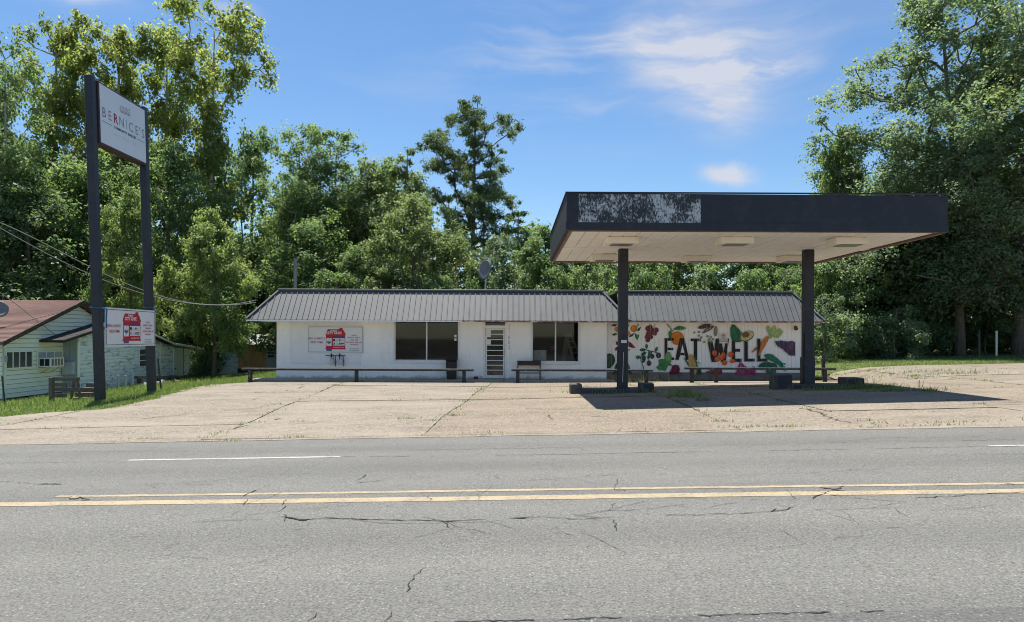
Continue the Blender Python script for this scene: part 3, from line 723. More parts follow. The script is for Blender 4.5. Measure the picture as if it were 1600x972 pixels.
def leafp(cx, cy, l, wd, rot, n=9):
    c, s = math.cos(math.radians(rot)), math.sin(math.radians(rot)); up = [(l*(i/n-.5), wd/2*math.sin(math.pi*(i/n)**.8)) for i in range(n+1)]
    pts = up + [(x, -y) for x, y in up[-2:0:-1]]
    return [(cx+x*c-y*s, cy+x*s+y*c) for x, y in pts]
def strokep(pts, wd):
    l, r = [], []
    for i, p in enumerate(pts):
        a, b = pts[max(0, i-1)], pts[min(len(pts)-1, i+1)]; dx, dy = b[0]-a[0], b[1]-a[1]; q = math.hypot(dx, dy) or 1
        l.append((p[0]-dy/q*wd/2, p[1]+dx/q*wd/2)); r.append((p[0]+dy/q*wd/2, p[1]-dx/q*wd/2))
    return l + r[::-1]
def pt(name, c, v=.25): return pm(name, c, .65, v, 9)
PC = {k: pt('mural_'+k, c) for k, c in dict(orange=(.62,.20,.015), orange2=(.72,.30,.03), mandarin=(.66,.15,.012), leaf=(.03,.17,.04), leaf2=(.015,.085,.03), leaf3=(.05,.26,.06), maroon=(.13,.018,.04), maroon2=(.20,.035,.065), chili=(.20,.012,.035),
      navy=(.03,.04,.055), cabbage=(.025,.06,.035), cabbage2=(.06,.11,.06), beet=(.13,.006,.03), beetleaf=(.06,.24,.07), beetleaf2=(.20,.36,.13), corn=(.52,.33,.12), corn2=(.38,.22,.07), husk=(.05,.11,.04), pea=(.24,.25,.13), bean=(.07,.045,.055), bean2=(.25,.24,.18),
      avo=(.012,.12,.045), avo2=(.02,.18,.07), flesh=(.55,.46,.22), seed=(.17,.085,.03), carrot=(.55,.16,.02), carrot2=(.42,.11,.015), celery=(.30,.42,.14), celery2=(.42,.52,.22), aub=(.065,.032,.075), aub2=(.10,.055,.11), zuc=(.015,.15,.085), zuc2=(.012,.10,.06), melon=(.34,.022,.12), melon2=(.45,.06,.2), tomato=(.60,.09,.02), tomato2=(.70,.16,.05), pome=(.30,.03,.05), black=(.013,.011,.012)).items()}
LET = lambda v, polys: [paint('painted_letter', v, p, PC['black']) for p in polys]
pn = lambda nm, v, poly, c: paint('painted_'+nm, v, poly, PC[c])
# persimmons
for cx, cy, r in ((215,215,38),(365,275,34),(445,207,48)): pn('persimmon','A',ell(cx,cy,r,r*1.02),'orange'); pn('persimmon','A',ell(cx-8,cy-8,r*.55,r*.5),'orange2')
for q, c in (([(370,332),(400,290),(458,262),(435,310)],'leaf2'),([(455,262),(485,290),(522,290),(512,330),(495,372),(465,330)],'leaf'),([(478,238),(510,200),(548,182),(520,240)],'leaf2'),([(485,190),(492,145),(514,145),(505,175)],'leaf'),([(125,168),(170,145),(220,145),(190,180)],'leaf2'),([(142,290),(200,262),(218,285),(172,308)],'leaf2'),([(360,150),(385,150),(378,182),(355,182)],'leaf2')): pn('leaf','A',q,c)
for cx, cy, r in ((640,205,38),(672,182,30),(750,228,38),(735,278,28),(690,238,42),(655,282,45),(625,322,32),(682,322,30),(650,335,35),(710,262,32),(635,365,32)): pn('grape','A',ell(cx,cy,r,r),'maroon'); pn('grape','A',ell(cx-6,cy-7,r*.62,r*.6),'maroon2')
pn('stem','A',strokep([(690,210),(715,185),(742,150)],7),'bean')
for q in ([(355,378),(395,395),(430,425),(468,472),(420,474),(380,460),(355,442)],[(195,380),(250,405),(250,445),(200,428)],[(178,490),(205,462),(245,445),(245,480),(195,517)],[(355,500),(402,487),(380,508),(358,526)]): pn('chili','A',q,'chili')
pn('cabbage','A',[(70,562),(110,548),(150,560),(180,600),(188,650),(165,705),(120,752),(70,752)],'cabbage')
for q in (leafp(110,600,90,30,-50), leafp(130,650,100,34,-60), leafp(100,700,80,30,-50)): pn('cabbage','A',q,'cabbage2')
pn('squash','A',ell(285,755,105,105),'cabbage'); pn('squash','A',ell(285,770,62,80),'cabbage2'); pn('squash','A',[(150,840),(170,790),(235,800),(235,840)],'cabbage')
pn('squash','A',[(370,790),(412,785),(415,842),(375,840)],'cabbage')
pn('stem','A',strokep([(556,845),(580,745),(548,670),(538,610),(600,500),(720,528),(775,545)],11),'leaf2'); pn('stem','A',strokep([(650,500),(645,600),(655,650)],9),'leaf2'); pn('stem','A',strokep([(690,520),(655,580)],8),'leaf2')
for l in ((620,455,82,40,88),(568,500,92,44,-8),(582,555,95,44,-30),(505,602,72,54,-12),(755,492,82,42,-70),(672,540,82,48,-45),(655,592,80,42,-60),(580,655,70,36,-40)): pn('leaf','A',leafp(*l),R.choice(['leaf2','zuc','leaf2']))
for cx, cy, r in ((785,577,38),(697,590,32),(655,685,36),(583,615,32)): pn('berry','A',ell(cx,cy,r*.92,r*1.08),'navy'); pn('berry','A',ell(cx-8,cy-8,r*.45,r*.4),'bean')
# letters and the fruit over them
pn('mandarin','A',ell(1045,340,92,95),'mandarin'); pn('mandarin','A',ell(1035,315,62,60),'orange')
LET('A', [[(868,340),(1000,340),(1000,375),(910,375),(910,472),(988,472),(988,505),(910,505),(910,605),(1000,605),(1000,640),(868,640)]])
pn('leaf','A',[(978,222),(1035,178),(1080,166),(1130,180),(1172,202),(1112,230),(1040,230)],'leaf3'); pn('leaf','A',leafp(1070,200,150,26,-4),'leaf')
pn('leaf','A',[(922,262),(955,222),(978,270),(968,330),(935,342),(925,310)],'leaf'); pn('stem','A',strokep([(902,148),(940,185),(965,225),(992,248)],11),'bean')
LET('A', [[(1078,340),(1142,340),(1208,640),(1162,640),(1150,576),(1082,576),(1062,640),(1014,640)], [(1230,345),(1370,345),(1370,382),(1322,382),(1322,640),(1272,640),(1272,382),(1230,382)]])
m_ = paint('painted_letter', 'A', [(1093,540),(1140,540),(1114,425)], M['white_board'])
for cx, cy in ((1280,262),(1345,255),(1340,305),(1376,330),(1415,390),(1460,312),(1350,362)): pn('pea','A',ell(cx,cy,15,15,0,12),'pea')
pn('beet_leaf','A',[(748,745),(792,700),(778,640),(820,625),(870,625),(876,560),(905,530),(940,532),(962,580),(968,630),(945,690),(985,718),(975,730),(925,712),(875,798),(840,780),(800,785)],'beetleaf')
pn('beet_leaf','A',[(880,600),(890,550),(920,535),(950,565),(955,620),(930,655),(890,650)],'beetleaf2'); pn('beet_leaf','A',leafp(840,700,120,40,-25),'leaf')
pn('stem','A',strokep([(915,690),(960,705),(992,735)],9),'beet')
pn('beet','A',[(930,838),(945,790),(982,718),(1018,702),(1062,718),(1080,765),(1060,838)],'beet'); pn('beet','A',strokep([(1060,795),(1085,825),(1112,842)],12),'beet')
pn('corn_husk','A',[(1130,610),(1147,610),(1205,690),(1200,735),(1170,680)],'husk'); pn('corn_husk','A',[(1262,590),(1292,596),(1330,720),(1350,838),(1300,838),(1305,740)],'husk')
pn('corn','A',[(1193,610),(1200,575),(1222,555),(1250,565),(1275,620),(1312,740),(1305,838),(1245,838),(1205,740)],'corn')
for k in range(7): pn('kernel_row','A',strokep([(1203+k*6,595+k*26),(1262+k*7,585+k*26)],5),'corn2')
pn('corn_husk','A',strokep([(1310,690),(1330,668),(1348,680),(1342,700)],9),'husk'); pn('corn_husk','A',[(1312,762),(1368,762),(1380,842),(1312,842)],'cabbage')
LET('B', [[(138,395),(200,372),(232,520),(246,490),(240,500),(262,668),(190,668)], [(250,345),(300,345),(318,420),(342,420),(250,668),(200,668)], [(268,345),(318,345),(385,668),(325,668)], [(392,345),(432,345),(385,668),(328,668)],
          [(468,375),(598,375),(598,395),(515,395),(515,487),(590,487),(590,527),(515,527),(515,622),(605,622),(605,668),(468,668)], [(638,385),(690,385),(690,622),(785,622),(785,662),(638,662)], [(815,345),(865,345),(865,622),(962,622),(962,662),(815,662)]])
for cx, cy in ((15,255),(15,305),(50,330),(90,392),(135,315),(180,320),(207,356),(180,386),(150,368),(165,350)): pn('pea','B',ell(cx,cy,16,16,0,12),'pea')
pn('bean_pod','B',[(-5,200),(30,172),(75,150),(130,140),(195,150),(165,180),(80,210),(30,212)],'bean')
pn('bean_pod','B',[(58,278),(95,222),(150,182),(215,162),(220,185),(175,228),(110,260)],'bean'); pn('bean_pod','B',leafp(145,215,130,24,-33),'bean2')
pn('bean_pod','B',ell(246,245,25,70,4),'bean'); pn('bean_pod','B',ell(247,245,17,58,4),'bean2')
pn('avocado','B',[(450,300),(450,200),(462,165),(488,148),(530,170),(575,222),(608,258),(590,310),(575,360),(600,390),(500,386),(466,360)],'avo'); pn('avocado','B',leafp(505,270,190,50,80),'avo2')
pn('avocado','B',ell(677,312,106,66,-26),'avo'); pn('avocado','B',ell(675,308,94,56,-26),'flesh'); pn('avocado_stone','B',ell(662,293,54,36,-14),'seed')
pn('celery','B',[(975,350),(985,300),(945,205),(950,180),(985,165),(1005,232),(1030,190),(1070,158),(1085,222),(1130,200),(1178,245),(1150,300),(1100,342),(1040,320),(1010,345)],'celery')
for l in ((1010,260,120,22,60),(1050,250,140,20,100),(1090,275,110,24,140),(1120,260,80,26,150),(985,230,80,18,70)): pn('celery','B',leafp(*l),'celery2')
pn('carrot','B',[(925,330),(958,302),(980,335),(962,390),(845,585),(830,575),(860,470),(866,400)],'carrot'); pn('carrot','B',[(740,532),(800,462),(815,465),(812,498),(760,537)],'carrot2')
for k in range(5): pn('carrot','B',strokep([(885+k*14,470-k*32),(905+k*13,462-k*32)],4),'carrot2')
pn('aubergine','B',[(1060,375),(1100,385),(1140,370),(1230,386),(1310,378),(1342,400),(1342,582),(1270,580),(1210,530),(1170,490),(1100,452)],'aub'); pn('aubergine','B',[(1250,400),(1310,392),(1328,420),(1300,520),(1240,470)],'aub2'); pn('aubergine','B',[(1060,375),(1100,388),(1120,405),(1105,452),(1078,420)],'cabbage')
pn('courgette','B',[(835,722),(870,682),(950,662),(1080,690),(1100,745),(960,790),(850,755)],'zuc2'); pn('courgette','B',[(940,755),(1085,750),(1075,822),(1005,838),(945,812)],'zuc')
pn('courgette','B',[(910,572),(960,552),(1020,558),(1080,600),(1150,662),(1200,735),(1222,800),(1165,768),(1100,698),(1000,650),(940,625)],'zuc'); pn('courgette','B',leafp(1050,640,200,22,35),'avo2')
pn('courgette','B',[(1150,680),(1215,688),(1195,708)],'zuc2')
pn('melon','B',[(515,842),(580,655),(640,712),(692,745),(735,755),(768,720),(796,750),(796,842)],'melon'); pn('melon','B',[(560,830),(585,690),(650,760),(640,830)],'melon2')
for cx, cy in ((600,705),(590,760),(640,790),(690,810),(750,770),(770,815),(570,810)): pn('melon_seed','B',leafp(cx,cy,16,8,70),'black')
for cx, cy, rx, ry in ((230,545,36,42),(325,605,38,40),(352,570,28,46),(270,628,38,36),(368,678,38,36),(455,565,38,38),(475,655,40,28)): pn('tomato','B',ell(cx,cy,rx,ry,-10),'tomato'); pn('tomato','B',ell(cx-7,cy-8,rx*.55,ry*.5,-10),'tomato2')
pn('pomegranate','B',[(150,795),(172,758),(250,750),(330,762),(335,835),(250,842),(180,836)],'pome'); pn('leaf','B',leafp(135,806,60,18,15),'leaf2')
for _ in range(26): pn('pomegranate_seed','B',ell(R.uniform(175,320),R.uniform(765,828),7,6,0,7),R.choice(['beet','melon2','pome']))
# flood lamp on the wing's corner, meter on its end
q = W(1244, 512, YW-.08); fl = MB(); fl.tube([(q.x+.05, YW-.02, q.z+.05), (q.x, YW-.10, q.z)], .03); fl.tube([(q.x-.02, YW-.08, q.z+.03), (q.x-.05, YW-.20, q.z-.06)], [.07, .09], 10); fl.build('flood_lamp', M['block_face'], store)
em = MB(); em.box((XB+.065, YW+.05, 1.02), (XB+.27, YW+.25, 1.5)); em.tube([(XB+.16, YW+.15, 1.5), (XB+.16, YW+.15, 2.6)], .03); em.tube([(XB+.16, YW+.15, 1.02), (XB+.16, YW+.15, .1)], .025); em.build('electric_meter', M['dark_bin'], store)
MB().box((XB+.065, YW-.01, 1.27), (XB+.13, YW+.045, 1.44)).build('socket_box', M['alu'], store)
# ---- roofs
roof = MB().box((X0-.3, YB-.9, 2.60), (X1+.6, YB+.0, 2.63)).build('roof', M['white_trim'], store)     # soffit board carries the roof pieces
def mansard(root, ex0, ex1, ye, ze, run, rise, left=True, right=True, sp=.2445, yback=YK+.2, zoff=0.0):
    tx0, tx1 = ex0 + (run if left else 0), ex1 - (run if right else 0)
    yt, zt = ye+run, ze+rise
    nrm = Vector((0, -rise, run)).normalized()
    # underlay
    u = MB()
    A, B, Cc, D = (ex0, ye, ze), (ex1, ye, ze), (tx1, yt, zt), (tx0, yt, zt)
    und = MB().prism([Vector(p) - nrm*.02 for p in (A, B, Cc, D)], -nrm*.03)
    if left: und.add([A, (ex0, yback, ze), (tx0, yback, zt), D], [(0,1,2,3)])
    if right: und.add([B, (ex1, yback, ze), (tx1, yback, zt), Cc], [(0,3,2,1)])
    und.add([(tx0, yt+.01, zt-.03), (tx1, yt+.01, zt-.03), (tx1, yback, zt-.03), (tx0, yback, zt-.03)], [(0,1,2,3)])
    und.add([(ex0, yback, ze), (ex1, yback, ze), (tx1, yback, zt), (tx0, yback, zt)], [(0,1,2,3)])
    und.build('roof_underlay', M['roof_dark'], root, fix=False)
    def tmax(x):
        t = 1.0
        if left: t = min(t, (x-ex0)/run)
        if right: t = min(t, (ex1-x)/run)
        return max(0.0, t)
    full = None; x = ex0; i = 0
    while x < ex1-.02:
        xa, xb = x, min(x+sp, ex1); ta, tb = tmax(xa), tmax(xb)
        def P(xx, t, n=0.0): return Vector((xx, ye+run*t, ze+rise*t)) + nrm*n
        if min(ta, tb) >= .999 and full is not None and xb-xa > sp-.001:
            o = bpy.data.objects.new('roof_panel', full[0]); COL.objects.link(o); o.parent = root; o.location = Vector((xa-full[1], 0, 0))
        else:
            m = MB(); g = .013
            poly = [P(xa+g, 0), P(xb-g, 0)] + ([P(xb-g, tb)] if tb > .01 else []) + ([P(xa+g, ta)] if ta > .01 else [])
            if len(poly) >= 3:
                m.prism(poly, nrm*.012)
                if ta > .04:
                    m.prism([P(xa-.004, -.01), P(xa+.026, -.01), P(xa+.026, ta-.01), P(xa-.004, ta-.01)], nrm*.046)
                o = m.build('roof_panel', M['roof_metal'], root)
                if min(ta, tb) >= .999 and full is None: full = (o.data, xa)
        x += sp
    cap = MB()
    cap.box((tx0-.05, yt-.10, zt-.015), (tx1+.05, yt+.16, zt+.075)); cap.build('ridge_cap', M['roof_metal'], root, bevel=.015)
    for on, a, b in ((left, A, D), (right, B, Cc)):
        if on:
            MB().bar(Vector(a)+Vector((0,0,.04)), Vector(b)+Vector((0,0,.04)), .17, .05).build('hip_cap', M['roof_metal'], root, bevel=.012)
    # side slope panels
    for on, ex, tx in ((left, ex0, tx0), (right, ex1, tx1)):
        if not on: continue
        sgn = -1 if ex == ex0 else 1
        n2 = Vector((sgn*rise, 0, run)).normalized(); y = ye
        while y < yback-.02:
            ya, yb = y, min(y+.4, yback); ta, tb = min(1, (ya-ye)/run), min(1, (yb-ye)/run)
            poly = [Vector((ex, ya+.008, ze)), Vector((ex, yb-.008, ze)), Vector((ex+(tx-ex)*tb, yb-.008, ze+rise*tb))] + ([Vector((ex+(tx-ex)*ta, ya+.008, ze+rise*ta))] if ta > .01 else [])
            m = MB().prism(poly, n2*.014)
            if ta > .05: m.prism([Vector((ex, ya, ze)), Vector((ex, ya+.03, ze)), Vector((ex+(tx-ex)*ta, ya+.03, ze+rise*ta)), Vector((ex+(tx-ex)*ta, ya, ze+rise*ta))], n2*.045)
            m.build('roof_panel', M['roof_metal'], root); y += .4
    return zt
YE = 30.0
ex0, ex1 = W(384, 499, YE).x, W(985, 500, YE).x
mansard(roof, ex0, ex1, YE, 2.62, 1.1, 1.36)
MB().box((ex0+.02, YE-.012, 2.555), (-2.2, YE+.012, 2.617)).build('drip_edge', M['white_trim'], roof)
MB().box((-2.195, YE-.012, 2.555), (ex1-.02, YE+.012, 2.617)).build('drip_edge', M['rust'], roof)
MB().box((ex0+.05, YE+.015, 2.575), (ex1-.05, YB-.003, 2.598)).build('eave_soffit', M['white_trim'], roof)
MB().box((ex0+.05, YB+.0, 2.575), (X0-.003, YK, 2.598)).build('eave_soffit', M['white_trim'], roof)
wroof = MB().box((X1+.61, YW-.9, 2.66), (XB+.6, YW, 2.685)).build('wing_roof', M['white_trim'], store)
YE2 = 30.62
ex3 = W(1290, 503, YE2).x
mansard(wroof, X1+.55, ex3, YE2, 2.655, 1.08, 1.36, left=False)
MB().box((X1+1.0, YE2-.012, 2.59), (ex3-.02, YE2+.012, 2.652)).build('drip_edge', M['rust'], wroof)
MB().box((X1+1.0, YE2+.015, 2.615), (ex3-.05, YW-.003, 2.64)).build('eave_soffit', M['white_trim'], wroof)
MB().box((XB+.07, YW, 2.615), (ex3-.05, YK, 2.64)).build('eave_soffit', M['white_trim'], wroof)
# ---- things in and before the store
p0 = W(868, 566, YB+1.1)
td = thing('display_table', 'white table seen through the right shop window', 'table', (wx(848)+.05, YB+.9, .01))
td_x, td_y = td.location.x, td.location.y
MB().box((td_x-.75, td_y-.35, .78), (td_x+.6, td_y+.35, .82)).build('table_top', M['alu'], td)
for a in (-.7, .55):
    for b in (-.3, .3): MB().box((td_x+a-.025, td_y+b-.025, .01), (td_x+a+.025, td_y+b+.025, .78)).build('leg', M['alu'], td)
cr = thing('glazed_cabinet', 'small pale glass fronted cabinet standing on the white table in the shop window', 'cabinet', (td_x-.15, td_y, .82))
c = MB(); c.box((td_x-.45, td_y-.2, .825), (td_x+.15, td_y+.25, 1.30)); c.build('body', M['gas_grey'], cr)
for a in (-.42, -.10): MB().box((td_x+a, td_y-.215, .86), (td_x+a+.28-.04, td_y-.2, 1.22)).build('door', M['metal'], cr)
q = W(864, 544, YB+.055)
ns = thing('neon_sign', 'small pink looped sign hanging inside the right shop window', 'sign', (q.x, YB+.2, q.z)); m = MB()
m.tube([(q.x+.10*math.cos(t)-.02, YB+.2, q.z+.08*math.sin(t)) for t in lin(0, 6.0, 12)], .012, 5); m.tube([(q.x+.05+.05*math.cos(t), YB+.21, q.z+.05*math.sin(t)) for t in lin(0, 6.0, 10)], .012, 5); m.build('tube', pm('pink_sign', (.55,.06,.12), .4, .1), ns)
a, b = W(887, 520, YB+.9), W(906, 572, YB+.5)
ld = thing('stepladder', 'pale stepladder leaning behind the right shop window pane', 'ladder', (b.x, b.y, .01)); d = (a-b)
for s in (-.17, .17): MB().bar(b+Vector((s, 0, 0)), a+Vector((s*.8, 0, 0)), .05, .09).build('rail', M['lens'], ld)
for t in (.05, .22, .39, .56, .73, .9): MB().box(tuple(b+d*t+Vector((-.15, -.05, -.02))), tuple(b+d*t+Vector((.15, .05, .02)))).build('tread', M['lens'], ld)
MB().bar(b+d*.98, b+d*.98+Vector((-.25, .5, -1.9)), .28, .03).build('back_frame', M['lens'], ld)
# bin
q0, q1 = W(697, 594, YB-.35), W(714, 564, YB-.35)
bn = thing('trash_bin', 'tall black rubbish bin against the white wall under the tinted window', 'bin', (.5*(q0.x+q1.x), YB-.35, 0)); x, y = bn.location.x, bn.location.y
m = MB(); m.add([(x-.20,y-.2,0),(x+.20,y-.2,0),(x+.20,y+.2,0),(x-.20,y+.2,0),(x-.24,y-.24,.82),(x+.24,y-.24,.82),(x+.24,y+.24,.82),(x-.24,y+.24,.82)], [(0,3,2,1),(4,5,6,7),(0,1,5,4),(1,2,6,5),(2,3,7,6),(3,0,4,7)]); m.build('body', M['dark_bin'], bn, bevel=.03)
m = MB(); m.box((x-.26, y-.26, .823), (x+.26, y+.26, .90)); m.build('lid', M['dark_bin'], bn, bevel=.03)
# bench table by the window
q0, q1 = W(808, 592, YB-.35), W(845, 564, YB-.35); zt = q1.z
bt = thing('wooden_bench', 'dark brown narrow wooden bench on thin legs left of the clear shop window', 'bench', (.5*(q0.x+q1.x), YB-.35, 0))
a, b, y = q0.x, q1.x, YB-.35
MB().box((a, y-.2, zt-.05), (b, y+.2, zt)).build('top_board', M['wood_dark'], bt); MB().box((a+.02, y-.19, zt-.20), (b-.02, y-.16, zt-.052)).build('apron', M['wood_dark'], bt)
for sx_ in (a+.03, b-.03):
    for sy in (-.17, .17): MB().box((sx_-.02, y+sy-.02, 0), (sx_+.02, y+sy+.02, zt-.05)).build('leg', M['black'], bt)
MB().box((a+.03, y-.18, .28), (b-.03, y-.15, .32)).build('stretcher', M['black'], bt)
q = W(744, 590, YB-.25); tag(MB().box((q.x-.11, YB-.32, .001), (q.x+.09, YB-.2, .12)).build('brick', M['red_brick'], bevel=.008), 'single maroon brick on the walkway left of the door', 'brick')
# gas meters and their pipes
for i, (px, lab) in enumerate(((519, 'grey gas meter nearer the corner under the wall banner'), (532, 'grey gas meter nearer the windows under the wall banner'))):
    q = W(px, 565, YB-.14); g = thing('gas_meter', lab, 'gas meter', (q.x, YB, q.z), 'gas meters under the wall banner'); x, z = q.x, q.z
    m = MB(); m.box((x-.09, YB-.22, z-.13), (x+.09, YB-.06, z+.10)); m.tube([(x, YB-.23, z+.02), (x, YB-.20, z+.02)], .06, 10); m.build('body', M['gas_grey'], g, bevel=.02)
    m = MB(); m.tube([(x-.06, YB-.12, z+.10), (x-.06, YB-.12, z+.30), (x-.06, YB-.06, z+.30)], .016, 6); m.tube([(x+.06, YB-.12, z+.10), (x+.06, YB-.12, z+.24), (x+.14, YB-.12, z+.24), (x+.14, YB-.12, z-.22)], .016, 6); m.build('pipe', M['rail'], g)
    m = MB(); m.box((x-.085, YB-.09, z+.19), (x-.035, YB-.03, z+.36)); m.build('valve', M['dark_bin'], g)
q = W(523, 555.5, YB-.06); MB().tube([(q.x-.42, YB-.06, q.z), (q.x+.48, YB-.06, q.z)], .016, 6).build('gas_pipe', M['rail'], store)
# bumper rails
def bumper(label, px0, px1, posts, pyb, ypos, ztop, brown=()):
    xa, xb = W(px0, 577, ypos).x, W(px1, 577, ypos).x
    t = thing('bumper_rail', label, 'rail', (.5*(xa+xb), ypos, G(.5*(xa+xb), ypos)), 'bumper rails along the store front')
    z1 = ztop
    MB().box((xa, ypos-.09, z1-.10), (xb, ypos+.09, z1)).build('top_rail', M['rail'], t, bevel=.02)
    for i, px in enumerate(posts):
        x = W(px, 585, ypos).x; MB().box((x-.075, ypos-.07, G(x, ypos)-.1), (x+.075, ypos+.07, z1-.103)).build('post', M['wood_dark'] if i in brown else M['rail'], t, bevel=.015)
    return t
YR = 29.35
bumper('dark bumper rail running from the store corner to the doorway', 378, 740, (391, 557, 725), 595, YR, wz(575.6, 560, YR))
bumper('dark bumper rail from the brown bench to behind the left canopy column', 799, 1020, (809, 1010), 595, YR, wz(576.6, 900, YR))
t3 = bumper('dark bumper rail along the mural, on to the lone post right of the store', 1070, 1306, (1081, 1119, 1289), 594, YR-.3, wz(574.2, 1180, YR-.3), (1,))
x = W(1289, 570, YR-.3).x; MB().box((x-.06, YR-.215, .3), (x+.06, YR-.12, wz(555, 1289, YR-.3))).build('post', M['rail'], t3)
# no parking sign on the mural
q0, q1 = W(*zp('B', 302, 410), YW-.08), W(*zp('B', 414, 268), YW-.08); ys = YW-.075
npk = thing('parking_sign', 'small white no parking sign in the middle of the mural', 'sign', (.5*(q0.x+q1.x), ys, q0.z))
MB().box((q0.x, ys, q0.z), (q1.x, ys+.012, q1.z)).build('plate', M['paper'], npk)
cx, w_, h_ = .5*(q0.x+q1.x), q1.x-q0.x, q1.z-q0.z
ring = []; cz = q1.z - h_*.27; r = h_*.20
m = MB(); m.add([(cx+rr*math.cos(a), ys-.004, cz+rr*math.sin(a)) for rr in (r, r*.78) for a in lin(0, 2*math.pi, 24)[:-1]], [(i, (i+1)%24, 24+(i+1)%24, 24+i) for i in range(24)]); m.bar((cx-r*.6, ys-.005, cz+r*.6), (cx+r*.6, ys-.005, cz-r*.6), .002, .018, up=(0,1,0)); m.build('prohibition_ring', M['red'], npk, fix=False)
text_mb('P', r*1.7, (cx, ys-.003, cz-r*.6), (1,0,0), (0,0,1), .004).build('symbol', M['black'], npk, fix=False)
text_mb('NO PARKING', h_*.115, (cx, ys-.004, q1.z-h_*.62), (1,0,0), (0,0,1), .002).build('lettering', M['black'], npk, fix=False)
text_mb('VIOLATORS WILL BE', h_*.085, (cx, ys-.004, q1.z-h_*.75), (1,0,0), (0,0,1), .001).build('lettering', M['red'], npk, fix=False)
text_mb('TOWED AWAY', h_*.12, (cx, ys-.004, q1.z-h_*.88), (1,0,0), (0,0,1), .002).build('lettering', M['red'], npk, fix=False)
# banner art shared by the two banners: u to the right, v up, both 0..1
def banner_art(parent, O, U, V, nrm, wd, ht):
    O, U, V, nrm = Vector(O), Vector(U), Vector(V), Vector(nrm)
    def at(u, v, k): return O + U*u*wd + V*v*ht + nrm*(.002*k)
    def poly(name, pts, mat, k): return flat(name, [at(u, v, k) for u, v in pts], mat, parent)
    def rect(name, a, b, c, d, mat, k): return poly(name, [(a,b),(c,b),(c,d),(a,d)], mat, k)
    bd = MB()
    for (a,b,c,d) in ((.012,.03,.988,.045),(.012,.955,.988,.97),(.012,.045,.018,.955),(.982,.045,.988,.955)): bd.add([at(a,b,2),at(c,b,2),at(c,d,2),at(a,d,2)], [(0,1,2,3)])
    bd.build('border_line', M['grey_txt'], parent, fix=False)
    poly('shop_picture', [(.325,.15),(.675,.15),(.675,.66),(.685,.69),(.645,.84),(.628,.86),(.628,.93),(.568,.93),(.568,.88),(.365,.88),(.345,.84),(.315,.69),(.325,.66)], M['red'], 2)
    rect('shop_base', .31,.135,.69,.165, M['red'], 3)
    rect('awning', .45,.545,.665,.635, M['purple'], 3)
    rect('shop_door', .335,.26,.43,.55, M['paper'], 3); rect('shop_window', .455,.275,.665,.545, M['paper'], 3)
    rect('door_panel', .345,.38,.42,.43, M['blue'], 4); rect('door_panel', .36,.345,.405,.39, M['blue'], 5); rect('door_line', .379,.27,.385,.55, M['gas_grey'], 5)
    for i, (u, v, a, b, c) in enumerate(((.475,.44,.018,.08,'black'),(.525,.44,.02,.07,'gas_grey'),(.575,.45,.018,.06,'grey_txt'),(.625,.44,.022,.07,'gas_grey'),(.475,.30,.01,.09,'black'),(.527,.30,.024,.08,'gas_grey'),(.577,.30,.012,.09,'grey_txt'),(.622,.34,.03,.035,'black'),(.622,.295,.024,.02,'purple'))):
        poly('shop_goods', [(u-a,v),(u+a,v),(u+a,v+b*.7),(u+a*.4,v+b),(u-a*.4,v+b),(u-a,v+b*.7)], M[c], 4)
    poly('shop_goods', [(.455,.412),(.665,.412),(.665,.418),(.455,.418)], M['red'], 4)
    rect('door_mat', .335,.07,.435,.135, M['blue'], 2)
    T = lambda s, size, u, v, mat, bold=.0, k=5, sx=1.0: text_mb(s, size*ht, at(u, v, k), U*sx, V, bold*ht).build('lettering', M[mat], parent, fix=False)
    T('THRIFT', .075, .467, .80, 'paper', .003, sx=1.1); T('CITY CHIC', .125, .47, .70, 'paper', .006, sx=.95); T('NEW & GENTLY USED', .045, .56, .195, 'paper', .001, sx=.9)
    T('NEW & GENTLY', .105, .155, .50, 'red_txt', .001, sx=.85); T('USED ITEMS', .105, .155, .36, 'red_txt', .001, sx=.85)
    for i, s in enumerate(('HOURS', 'MONDAY - FRIDAY', '10AM - 5PM', 'SATURDAY 10AM - 2PM', '318-285-9042')): T(s, .065, .835, .635-.085*i, 'red_txt', .001, sx=.85)
    T('come shop with', .06, .84, .15, 'grey_txt', .0, sx=.9); T('The Little Market', .06, .84, .08, 'grey_txt', .0, sx=.9)
q0, q1 = W(481, 551.5, YB-.05), W(567.5, 509.5, YB-.05)
wb = thing('wall_banner', 'white thrift shop banner with red shop picture fixed flat on the store wall', 'banner', (.5*(q0.x+q1.x), YB-.05, q0.z))
MB().box((q0.x, YB-.05, q0.z), (q1.x, YB-.022, q1.z)).build('sheet', M['sign_face'], wb)
banner_art(wb, (q0.x, YB-.051, q0.z), (1,0,0), (0,0,1), (0,-1,0), q1.x-q0.x, q1.z-q0.z)
